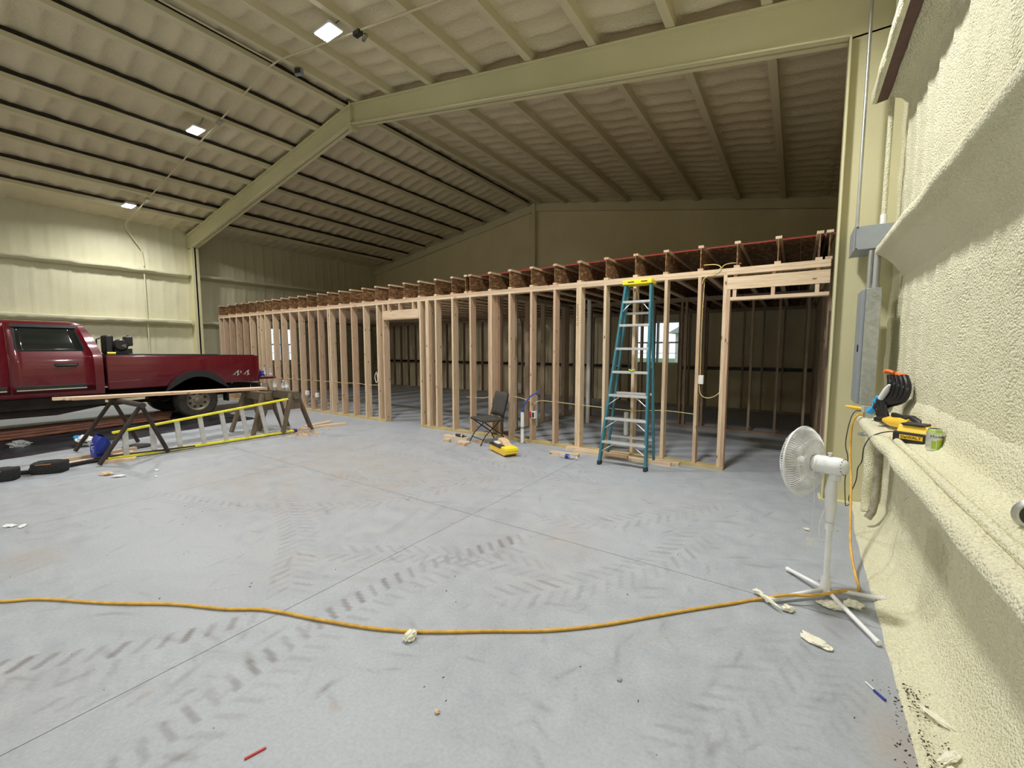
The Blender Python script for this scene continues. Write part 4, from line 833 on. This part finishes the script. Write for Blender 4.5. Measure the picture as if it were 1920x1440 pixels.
# ================================================================== LEFT WORK AREA
# yellow stepladder on its side
t = thing('yellow_ladder', 'yellow stepladder lying on its edge from the pipe sawhorse to the wood sawhorses', 'stepladder', (-7.6, 2.9, 0))
B0, B1 = Vector((-7.60, 1.62, .03)), Vector((-7.45, 4.06, .03)); T0, T1 = Vector((-7.60, 1.68, .375)), Vector((-7.52, 4.02, .605))
for a, b in ((B0, B1), (T0, T1)):
    r_ = MB().beam(a, b, .075, .026).build('rail', 'yel2', t, bevel=.003); MB().beam(b, b+(b-a).normalized()*.05, .08, .045).build('foot', 'blue', r_)
for k in range(8):
    f = .075+k*.124; a, b = lerp(B0, B1, f), lerp(T0, T1, f-.02); MB().beam(a, b, .028, .062, (0, 1, 0)).build('step', 'alu', t, bevel=.003)
# pipe sawhorse
t = thing('pipe_sawhorse', 'dark steel pipe sawhorse under the left end of the boards', 'sawhorse', (-8.05, 1.85, 0))
Tl, Tr = Vector((-8.45, 1.90, .745)), Vector((-7.33, 1.93, .745))
MB().tube([Tl+Vector((-.08, 0, 0)), Tr+Vector((.08, 0, 0))], .036, 14).build('top_pipe', 'brownsteel', t, smooth=True)
for p, e in ((Tl, (-8.66, 1.50, .02)), (Tl, (-8.70, 2.22, .02)), (Tr, (-7.36, 1.48, .02)), (Tr, (-7.50, 2.24, .02))):
    MB().tube([p, e], .026, 12).build('leg', 'brownsteel', t, smooth=True)
MB().tube([(-8.68, 1.6, .12), (-8.69, 2.1, .12)], .012, 8).build('stretcher', 'brownsteel', t)
# two wooden sawhorses
def whorse(label, x, y, rz, m='wood_old'):
    t = thing('wood_sawhorse', label, 'sawhorse', (x, y, 0), rz, 'wooden sawhorses')
    MB().box((-.38, -.045, .60), (.38, .045, .735)).build('top_beam', m, t, world=False)
    for sx in (-1, 1):
        for sy in (-1, 1): MB().beam((sx*.30, sy*.05, .71), (sx*.36, sy*.28, 0), .04, .088, (1, 0, 0)).build('leg', m, t, world=False)
        MB().prism([(-.11, .42), (.11, .42), (.07, .60), (-.07, .60)], 0, sx*.335-.01, sx*.335+.01).build('end_gusset', m, t, world=False)
    return t
whorse('weathered wooden sawhorse carrying the right end of the boards', -8.05, 3.74, 0.05)
whorse('weathered wooden sawhorse farther back holding the bottles', -7.80, 4.10, .08)
for k, (dx, z, l, m_) in enumerate([(0, .775, 0, 'wood_y'), (.095, .775, .05, 'wood_y'), (-.10, .775, -.1, 'wood_y')]):
    a, b = Vector((-8.28+dx, 1.38+l, z+.046)), Vector((-8.33+dx, 4.0, z-.018)); o = MB().beam(a, b, .088, .038).build('long_board', 'wood_pale', loc=tuple(lerp(a, b, .5)))
    tag(o, ['middle pine board lying across the sawhorses', 'near pine board across the sawhorses, closest to the yellow ladder', 'far pine board across the sawhorses, closest to the pickup'][k], 'board')
tag(MB().beam((-7.88, 1.45, .84), (-8.05, 3.95, .792), .088, .036).build('long_board', 'wood_y', loc=(-8, 2.7, .81)), 'front pine board on the sawhorse stack, its end sticking out nearest the viewer', 'board') if False else None
def bottle(label, x, y, z, h, m='clear', cap='redplas', grp='bottles on the back sawhorse', r=.032):
    t = thing('bottle', label, 'bottle', (x, y, z), 0, grp); MB().lathe([(r*.8, 0), (r, .01), (r, h*.62), (r*.45, h*.85), (.012, h*.92), (.012, h)], (x, y, z), n=14).build('bottle_body', m, t, smooth=True); MB().lathe([(.014, h), (.014, h+.02), (0, h+.02)], (x, y, z), n=12).build('cap', cap, t); MB().lathe([(r+.0006, h*.25), (r+.0006, h*.5)], (x, y, z), n=14).build('bottle_label', 'white', t)
bottle('clear water bottle with red cap on the sawhorse, nearest the boards', -8.0, 4.05, .735, .22); bottle('clear water bottle with white cap on the sawhorse, rightmost', -7.72, 4.12, .735, .22, 'clear', 'orange'); bottle('short clear bottle on the sawhorse between two others', -7.86, 4.13, .735, .17, 'clear', 'white')
bottle('tall grey spray bottle on the open tailgate', -11.05, 5.36, .80, .26, 'silver', 'black', 'bottles on the tailgate'); bottle('small white bottle on the open tailgate', -11.12, 5.28, .80, .16, 'white', 'redplas', 'bottles on the tailgate'); bottle('green-tinted bottle on the open tailgate edge', -10.98, 5.47, .80, .18, 'clear', 'white', 'bottles on the tailgate')
chunk('blue_rag', 'crumpled blue and white rag on the open tailgate', 'rag', (-11.0, 5.20, .80), (.20, .20, .14), 'blue', 0, 31)
t = thing('red_gas_can', 'small red container with a blue strap behind the wooden sawhorses', 'container', (-9.6, 4.97, 0)); MB().box((-9.70, 4.88, 0), (-9.50, 5.06, .15)).build('body', 'redplas', t, bevel=.02); MB().tube([(-9.64, 4.92, .15), (-9.60, 4.95, .28), (-9.56, 4.92, .15)], .014, 8).build('handle', 'blue', t)
for k, (x, y, l, a, lb) in enumerate([(-7.50, 4.30, .50, 1.45, 'pine offcut on the floor nearest the sawdust'), (-7.75, 4.72, .62, 1.75, 'long pine offcut behind the sawdust, second of the three'), (-7.45, 4.78, .60, 1.25, 'pine offcut farthest right by the stud wall side')]): board(lb, (x, y, 0), (l, .09, .038), a)
o = MB(); r2 = random.Random(9)
for k in range(260):
    x, y = -7.15+r2.gauss(0, .16), 4.10+r2.gauss(0, .16); s = r2.uniform(.006, .02); o.ob((x, y, .004+.012*math.exp(-((x+7.15)**2+(y-4.1)**2)/.02)*r2.random()), (s*2, s, .003), (r2.uniform(-.3, .3), r2.uniform(-.3, .3), r2.uniform(0, 3)))
o = o.build('sawdust', 'dustwood'); o['kind'] = 'stuff'; tag(o, 'scatter of sawdust and shavings at the yellow ladder foot', 'sawdust')
# bucket/bag
t = thing('blue_bag', 'shiny blue bag of supplies beside the pipe sawhorse leg', 'bag', (-7.82, 1.60, 0))
mbg = MB(); rows = []
for j, (z, w, d) in enumerate([(0, .08, .07), (.03, .10, .09), (.12, .12, .095), (.22, .15, .09), (.29, .15, .06), (.33, .155, .02)]):
    rows.append([(-7.82+w*math.copysign(abs(math.cos(a))**.55, math.cos(a))*(1+.05*math.sin(a*5+j)), 1.60+d*math.copysign(abs(math.sin(a))**.55, math.sin(a))*(1+.06*math.sin(3*a+j)), z) for a in np.linspace(0, 2*PI, 33)])
mbg.grid(np.array(rows)); mbg.build('bag_body', 'blue', t, smooth=25)
text('bag_lettering', 'BLUE', 'white', t, (-7.755, 1.505, .20), (.26, .26, -.9) , (.8, .45, .2), .09)
chunk('white_bag', 'crumpled white and blue plastic bag behind the pipe sawhorse', 'bag', (-9.05, 1.68, 0), (.22, .18, .16), 'white', .3, 32)
chunk('blue_wrapper', 'light blue wrapper lying over the white bag', 'wrapper', (-9.12, 1.64, .10), (.15, .12, .06), 'bluelt', .3, 33)
chunk('plastic_wad', 'crumpled clear plastic on the black sheet under the pickup', 'plastic', (-9.75, 1.10, .0), (.30, .22, .10), 'clear', .3, 34)
# tool belt with knee pads
def pad(label, x, y, rz, w):
    t = thing('tool_pouch', label, 'tool pouch', (x, y, 0), rz)
    bm = bmesh.new(); bmesh.ops.create_cube(bm, size=1); bmesh.ops.subdivide_edges(bm, edges=bm.edges, cuts=5, use_grid_fill=True)
    for v in bm.verts:
        n = v.co.length; v.co = v.co*(.62+.38*.5/max(n, .5)); v.co *= 1+.10*noise.noise(v.co*4+Vector((x, 0, 0))); v.co = Vector((v.co.x*w, v.co.y*.20, (v.co.z+.42)*.16))
        v.co.z = max(0, v.co.z)
    me = bpy.data.meshes.new('pouch_body'); bm.to_mesh(me); bm.free(); me.polygons.foreach_set('use_smooth', [True]*len(me.polygons)); me.materials.append(M['fabric_black']); o = bpy.data.objects.new('pouch_body', me); COL.objects.link(o); o.parent = t
    MB().box((-.09, -.095, .115), (.05, -.055, .125)).build('leather_patch', 'suede', t, world=False); MB().tube([(-w*.4, -.06, .13), (0, -.08, .14), (w*.4, -.06, .13)], .007, 6).build('zipper', 'trim', t, world=False)
    return t
M['fabric_black'] = simple('black_cordura', (.016, .016, .017), .85, 0, .3, 50, .3)
pad('black padded tool pouch nearest the pipe sawhorse', -7.50, 1.07, 1.0, .33); pad('black padded tool pouch at the left edge of view', -7.50, .67, 1.15, .33)
one('belt_strap', MB().tube(curve([(-7.56, .82, .04), (-7.55, .92, .035), (-7.58, .99, .04)], 4), [.028]*9, 8), 'fabric_black', 'black belt webbing between the two tool pouches', 'belt', loc=(-7.5, .9, 0), smooth=True)
one('tool_belt', MB().tube(curve([(-7.60, 1.22, .03), (-7.66, 1.42, .025), (-7.62, 1.62, .02)], 4), [.026]*9, 8), 'fabric_black', 'black belt webbing running from the near pouch under the blue bag', 'belt', loc=(-7.5, .9, 0), smooth=True)
for k, (a, b, lb) in enumerate([((-8.05, 1.02, .019), (-8.15, 2.05, .019), 'pine board on the floor behind the tool pouches'), ((-7.75, 1.25, .019), (-7.88, 1.95, .019), 'brownish board on the floor beneath the blue bag'), ((-7.50, 1.55, .019), (-7.38, 1.85, .019), 'short wood block beside the near pipe sawhorse foot')]):
    tag(MB().beam(a, b, .09, .038).build('floor_board', 'wood_y', loc=a), lb, 'board')
one('brown_rod', MB().tube([(-7.70, 1.50, .05), (-7.42, 2.55, .05)], .012, 8), 'brownsteel', 'rusty rod lying along the yellow ladder rail', 'rod', loc=(-7.6, 2, 0))
t = thing('black_disc', 'flat black round lid on the floor behind the yellow ladder', 'lid', (-8.35, 2.12, 0)); MB().lathe([(0, 0), (.17, 0), (.18, .012), (.16, .022), (0, .026)], (-8.35, 2.12, 0), n=28).build('disc', 'rubber', t, smooth=True)
# black plastic sheet and siding boards under the pickup
us = lin(-.6, 4.4, .08); P = []
for u in us:
    x0 = -8.85-.20*(u-.8)-.05*ns(0, u, 0, 2); P.append([(x0-k*.12, u, max(.004, .02+.03*ns(k*.3, u, 0, 2.5)+.012*ns(k, u, 0, 8)) if 0 < k < 22 else .003) for k in range(23)])
one('plastic_sheet', MB().grid(np.array(P)), 'tarp', 'rumpled black plastic sheet spread on the floor beside and under the pickup', 'plastic sheet', smooth=80, loc=(-10, 2, 0))
for k in range(6):
    a = Vector((-10.45-.14*k, .15, .045)); b = Vector((-10.9-.13*k, 3.3+.05*k, .045)); z = .03*(k % 3)
    tag(MB().beam(a+Vector((0, 0, z)), b+Vector((0, 0, z)), .15, .022).build('siding_board', 'wood_siding', loc=tuple(a)), ['red-brown board under the pickup, nearest the black sheet', 'second red-brown board under the pickup', 'third red-brown board under the pickup', 'fourth red-brown board under the pickup', 'fifth red-brown board under the pickup', 'red-brown board under the pickup, farthest in'][k], 'board', 'red-brown boards under the pickup')
# ================================================================== PICKUP TRUCK
tr = thing('pickup_truck', 'dark red crew cab pickup truck parked along the left wall', 'pickup truck', (-11.81, 2.0, 0))
CX = -11.81
ZW = [(.66, .985), (.75, 1.0), (.95, 1.01), (1.2, 1.005), (1.36, .985), (1.43, .945), (1.6, .90), (1.78, .845), (1.90, .80), (1.95, .76), (1.985, .68), (2.0, .5), (2.012, .25), (2.015, 0)]
def hw(z): return float(np.interp(z, [a for a, b in ZW[:11]], [b for a, b in ZW[:11]]))
def yrear(z): return float(np.interp(z, [.66, 1.40, 1.60, 1.80, 1.95, 2.0], [2.34, 2.34, 2.29, 2.22, 2.12, 2.0]))
def yfront(z): return float(np.interp(z, [.66, 1.36, 1.42, 1.95, 2.02], [-.25, -.25, -.20, .45, .62]))
ring = [(w, z) for z, w in ZW]+[(-w, z) for z, w in ZW[-2::-1]]
nst = 14; P = np.array([[(CX+w, yfront(z)+(yrear(z)-yfront(z))*s/nst, z) for w, z in ring] for s in range(nst+1)])
mb = MB().grid(P); nr = len(ring)
for base in (0, nst*nr):
    for j in range(nr//2):
        a, b, c, d = base+j, base+j+1, base+nr-2-j, base+nr-1-j
        if len({a, b, c, d}) == 4: mb.f.append((a, b, c, d))
        else: mb.f.append(tuple(dict.fromkeys((a, b, c, d))))
cab = mb.build('cab', 'paint', tr, smooth=35)
cab.data.set_sharp_from_angle(angle=R_(50))
def side_patch(name, y0f, y1f, z0, z1, off, m, side=1, par=tr, th=.006, nz=10, ny=8):
    P = []
    for z in np.linspace(z0, z1, nz):
        P.append([(CX+side*(hw(z)+off), y, z) for y in np.linspace(y0f(z), y1f(z), ny)])
    o = MB().grid(np.array(P), flip=side < 0).build(name, m, par, smooth=80); md = o.modifiers.new('s', 'SOLIDIFY'); md.thickness = th; md.offset = 0; return o
C = lambda v: (lambda z: v)
for side in (1, -1):
    rd = side_patch('rear_door', C(1.205), lambda z: float(np.interp(z, [.7, 1.42, 1.9], [2.215, 2.215, 2.07])), .735, 1.93, .006, 'paint', side, th=.012)
    fd = side_patch('front_door', lambda z: float(np.interp(z, [.7, 1.42, 1.9], [.06, .06, .52])), C(1.185), .735, 1.93, .006, 'paint', side, th=.012)
    side_patch('window_seal', C(1.27), lambda z: float(np.interp(z, [1.42, 1.9], [2.145, 2.02])), 1.435, 1.895, .0135, 'trim', side, rd, .004)
    side_patch('window_pane', C(1.30), lambda z: float(np.interp(z, [1.42, 1.9], [2.115, 1.995])), 1.455, 1.865, .017, 'glass_dark', side, rd, .003)
    side_patch('window_seal', lambda z: float(np.interp(z, [1.42, 1.9], [.20, .62])), C(1.12), 1.435, 1.895, .0135, 'trim', side, fd, .004)
    side_patch('window_pane', lambda z: float(np.interp(z, [1.42, 1.9], [.24, .64])), C(1.09), 1.455, 1.865, .017, 'glass_dark', side, fd, .003)
    x = CX+side*1.005
    for d_, y0, y1 in ((rd, 1.255, 2.05), (fd, .15, 1.10)):
        v = MB().prism([(CX+side*(hw(1.87)+.03), 1.868), (CX+side*(hw(1.9)+.045), 1.872), (CX+side*(hw(1.93)+.012), 1.93), (CX+side*(hw(1.91)+.0), 1.91)], 1, y0, y1); v.build('rain_visor', 'trim', d_)
        MB().tube([(x+side*.012, y1-.40+.18, 1.205), (x+side*.02, y1-.10, 1.205)] if False else [(x+side*.010, y1-.32, 1.20), (x+side*.022, y1-.27, 1.205), (x+side*.022, y1-.12, 1.205), (x+side*.010, y1-.07, 1.20)], .022, 10).build('door_handle', 'trim', d_, smooth=True)
        hb_ = MB().ob((x+side*.004, y1-.195, 1.20), (.010, .31, .085)).build('handle_recess', 'trim', d_, bevel=.003)
        mld = MB().box((min(x, x+side*.030), y0-.02, .795), (max(x, x+side*.030), y1+.05, .865)).build('side_moulding', 'trim', d_, bevel=.008)
        MB().box((min(x, x+side*.034), y0-.01, .785), (max(x, x+side*.034), y1+.04, .803)).build('chrome_strip', 'chrome', mld)
    # rocker and running board
    xa, xb = sorted((CX+side*.80, CX+side*.955)); MB().box((xa, -.1, .44), (xb, 2.34, .74)).build('rocker_panel', 'mud', tr, bevel=.02)
    xa, xb = sorted((CX+side*.70, CX+side*.93)); MB().prism([(-.1, .34), (1.7, .32), (2.3, .42), (2.3, .47), (-.1, .47)], 0, xa, xb).build('running_board', 'mud', tr, bevel=.01)
# bed sides with wheel arch
AY, AZ, AR = 3.83, .40, .50
def arch(y0, y1, zb, zt, ay, az, ar, n=16, zt1=None):
    a0 = math.asin(max(-1, min(1, (zb-az)/ar))); pts = [(y0, zb)]
    for k in range(n+1):
        a = PI-a0-(PI-2*a0)*k/n; pts.append((ay+ar*math.cos(a), az+ar*math.sin(a)))
    return pts+[(y1, zb), (y1, zt if zt1 is None else zt1), (y0, zt)]
for side in (1, -1):
    x0 = CX+side*1.01; xi = CX+side*.95; xa, xb = sorted((x0, xi))
    bsd = MB().prism(arch(2.385, 5.10, .715, 1.375, AY, AZ, AR, zt1=1.335), 0, xa, xb).build('bed_side', 'paint', tr, bevel=.025, bseg=3, smooth=True)
    xa, xb = sorted((CX+side*.93, CX+side*1.0)); MB().prism([(2.40, 1.372), (5.02, 1.333), (5.02, 1.352), (2.40, 1.391)], 0, xa, xb).build('bed_rail_cap', 'trim', bsd, bevel=.005)
    xa, xb = sorted((x0-side*.01, x0+side*.004)); MB().prism([(2.40, .86), (3.29, .88), (3.29, .893), (2.40, .873)], 0, xa, xb).build('crease_line', 'paint', bsd, bevel=.003)
    fl_o = []; a_ = np.linspace(R_(-0), R_(180), 21)
    outer = [(AY+.60*math.cos(a), .60*math.sin(a)+AZ+.03) for a in np.linspace(R_(-3), R_(183), 25)]; inner = [(AY+.495*math.cos(a), .495*math.sin(a)+AZ) for a in np.linspace(R_(183), R_(-3), 25)]
    xa, xb = sorted((x0-side*.02, x0+side*.055)); MB().prism([(y, max(z, .60) if abs(y-AY) > .45 else z) for y, z in outer+inner], 0, xa, xb).build('fender_flare', 'trim', tr, bevel=.012)
    # front fender with arch
    xa, xb = sorted((CX+side*1.01, CX+side*.90)); MB().prism(arch(-1.42, -.252, .66, 1.20, -.42, .40, .50, zt1=1.37), 0, xa, xb).build('front_fender', 'paint', tr, bevel=.03, bseg=3, smooth=True)
MB().box((CX-.95, 2.385, .80), (CX+.95, 2.42, 1.35)).build('bed_front', 'paint', tr); MB().box((CX-.95, 2.40, .78), (CX+.95, 5.08, .82)).build('bed_floor', 'mud', tr)
for s in (-1, 1): MB().box((CX+s*.78-.17, 3.30, .82), (CX+s*.78+.17, 4.36, 1.0)).build('wheel_house', 'mud', tr)
tg = MB().box((CX-.83, 5.115, .745), (CX+.83, 5.60, .795)).build('tailgate', 'paint', tr, bevel=.012); MB().box((CX-.10, 5.45, .74), (CX+.1, 5.56, .746)).build('tailgate_handle', 'trim', tg)
MB().prism([(CX-1.0, .50), (CX+1.0, .50), (CX+1.0, .66), (CX-1.0, .66)], 1, 5.13, 5.32).build('rear_bumper', 'chrome', tr, bevel=.03)
for s in (-1, 1): MB().box((CX+s*.96-.03, 5.095, .85), (CX+s*.96+.03, 5.115, 1.28)).build('tail_lamp', 'redplas', tr, bevel=.005)
hd = MB().prism([(-.22, 1.37), (-1.30, 1.25), (-1.45, 1.10), (-1.45, .75), (-.22, .75)], 0, CX-.93, CX+.93).build('hood', 'paint', tr, bevel=.03)
MB().box((CX-.62, -1.49, .78), (CX+.62, -1.45, 1.08)).build('grille', 'trim', tr); MB().box((CX-.62, -1.495, .91), (CX+.62, -1.488, .95)).build('grille_bar', 'chrome', tr)
for s in (-1, 1): MB().box((CX+s*.80-.16, -1.48, .85), (CX+s*.80+.16, -1.40, 1.08)).build('headlamp', 'clear', tr, bevel=.01)
MB().box((CX-.98, -1.60, .48), (CX+.98, -1.42, .72)).build('front_bumper', 'chrome', tr, bevel=.03)
def flatq(name, pts, m, par, th=.006):
    o = MB().add(pts, [(0, 1, 2, 3)]).build(name, m, par); md = o.modifiers.new('s', 'SOLIDIFY'); md.thickness = th; return o
flatq('windshield', [(CX-.86, -.17, 1.46), (CX+.86, -.17, 1.46), (CX+.72, .40, 1.90), (CX-.72, .40, 1.90)], 'glass_dark', tr); flatq('rear_window', [(CX-.70, 2.345, 1.47), (CX+.70, 2.345, 1.47), (CX+.62, 2.205, 1.86), (CX-.62, 2.205, 1.86)], 'glass_dark', tr)
MB().box((CX-.55, -1.3, .50), (CX-.45, 5.1, .66)).box((CX+.45, -1.3, .50), (CX+.55, 5.1, .66)).build('frame_rails', 'mud', tr)
MB().tube([(CX-.8, AY, .37), (CX+.8, AY, .37)], .045, 10).lathe([(0, -.14), (.12, -.10), (.14, 0), (.12, .10), (0, .14)], (CX, AY, .37), Matrix.Rotation(PI/2, 3, 'Y'), 14).tube([(CX-.8, -.42, .37), (CX+.8, -.42, .37)], .045, 10).build('axles', 'mud', tr, smooth=True)
MB().tube([(CX+.35, .6, .42), (CX+.45, 2.6, .40), (CX+.55, 4.6, .46), (CX+.6, 5.2, .46)], .035, 10).box((CX-.35, .4, .40), (CX+.35, 1.6, .62)).build('exhaust', 'mud', tr)
mf = MB().box((CX+.72, 4.42, .30), (CX+.98, 4.44, .66)).build('mud_flap', 'rubber', tr)
def wheel(side, y):
    c = (CX+side*.86, y, .375); q_ = Matrix.Rotation(side*PI/2, 3, 'Y')
    w = MB().lathe([(.20, -.12), (.30, -.135), (.355, -.125), (.375, -.10), (.375, .10), (.355, .125), (.30, .135), (.215, .125), (.205, .10)], c, q_, 48, False).build('tyre', 'tyre', tr, smooth=True)
    tb = MB()
    for k in range(44):
        a = 2*PI*k/44
        for off in (-.085, .085): tb.ob(Vector(c)+q_ @ Vector((.377*math.cos(a+off*.4), .377*math.sin(a+off*.4), off)), (.014, .034, .06), q_ @ Matrix.Rotation(a, 3, 'Z'))
    tb.build('tread_blocks', 'tyre', w, kind='stuff')
    r_ = MB().lathe([(.212, .118), (.215, .128), (.205, .126), (.198, .105), (.16, .075), (.10, .085), (.065, .09), (.06, .115), (.045, .125), (0, .125)], c, q_, 40, False).build('rim', 'rim', tr, smooth=True)
    for k in range(8):
        a = 2*PI*(k+.5)/8; MB().lathe([(.026, -.004), (.028, .003), (0, .003)], Vector(c)+q_ @ Vector((.150*math.cos(a), .150*math.sin(a), .086)), q_, 14).build('rim_hole', 'ink', r_)
        MB().lathe([(.010, 0), (.010, .014), (0, .018)], Vector(c)+q_ @ Vector((.085*math.cos(a), .085*math.sin(a), .092)), q_, 6).build('lug_nut', 'rim', r_)
for side in (1, -1):
    for y in (AY, -.42): wheel(side, y)
# "4x4" decal
def dec(pts, nm='decal_lettering'):
    mb = MB().prism(pts, 0, CX+1.0095, CX+1.0115); mb.build(nm, 'silver', tr)
for y0 in (4.52, 4.74):
    dec([(y0, .885), (y0+.125, 1.0), (y0+.145, 1.0), (y0+.13, .91), (y0+.155, .91), (y0+.15, .890), (y0+.125, .890), (y0+.12, .87), (y0+.095, .87), (y0+.10, .889), (y0+.04, .893), (y0+.105, .955), (y0+.1, .91), (y0+.07, .91), (y0+.07, .905), (y0+.04, .905)])
for k, y in enumerate(()): pass
dec([(4.685, .935), (4.695, .925), (4.725, .975), (4.715, .985)]); dec([(4.685, .975), (4.715, .925), (4.725, .935), (4.695, .985)])
# engine unit in the bed
t = thing('engine_unit', 'black engine-driven compressor standing in the pickup bed behind the cab', 'engine', (-11.15, 2.62, .82))
MB().box((-11.45, 2.44, .82), (-10.98, 2.80, 1.40)).build('tank', 'black', t, bevel=.03)
MB().box((-11.35, 2.44, 1.40), (-11.0, 2.56, 1.76)).build('fuel_tank', 'trim', t, bevel=.03)
MB().lathe([(0, -.09), (.10, -.085), (.115, -.04), (.115, .05), (.09, .09), (0, .09)], (-11.0, 2.65, 1.57), Matrix.Rotation(PI/2, 3, 'Y'), 20).build('recoil_cover', 'black', t, smooth=True)
MB().tube([(-10.96, 2.66, 1.55), (-10.90, 2.70, 1.55)], .035, 10).build('filter', 'chrome', t, smooth=True)
MB().box((-11.15, 2.72, 1.55), (-10.97, 2.84, 1.74)).build('muffler', 'black', t, bevel=.02)
MB().tube([(-11.05, 2.78, 1.73), (-11.05, 2.78, 1.76)], .02, 8).build('muffler_pipe', 'black', t)
MB().box((-11.15, 2.56, 1.40), (-10.97, 2.82, 1.50)).build('base_frame', 'black', t)
MB().tube([(-11.42, 2.35+.05, 1.40), (-11.42, 2.40, 1.68), (-11.20, 2.40, 1.70)], .012, 8).build('roll_bar', 'blacksteel', t)
t = thing('yellow_cap_can', 'small yellow can sitting on the pickup bed rail behind the cab', 'can', (-10.86, 2.48, 1.39)); MB().tube([(-10.86, 2.42, 1.415), (-10.86, 2.54, 1.413)], .024, 12).build('can_body', 'yel', t, smooth=True)
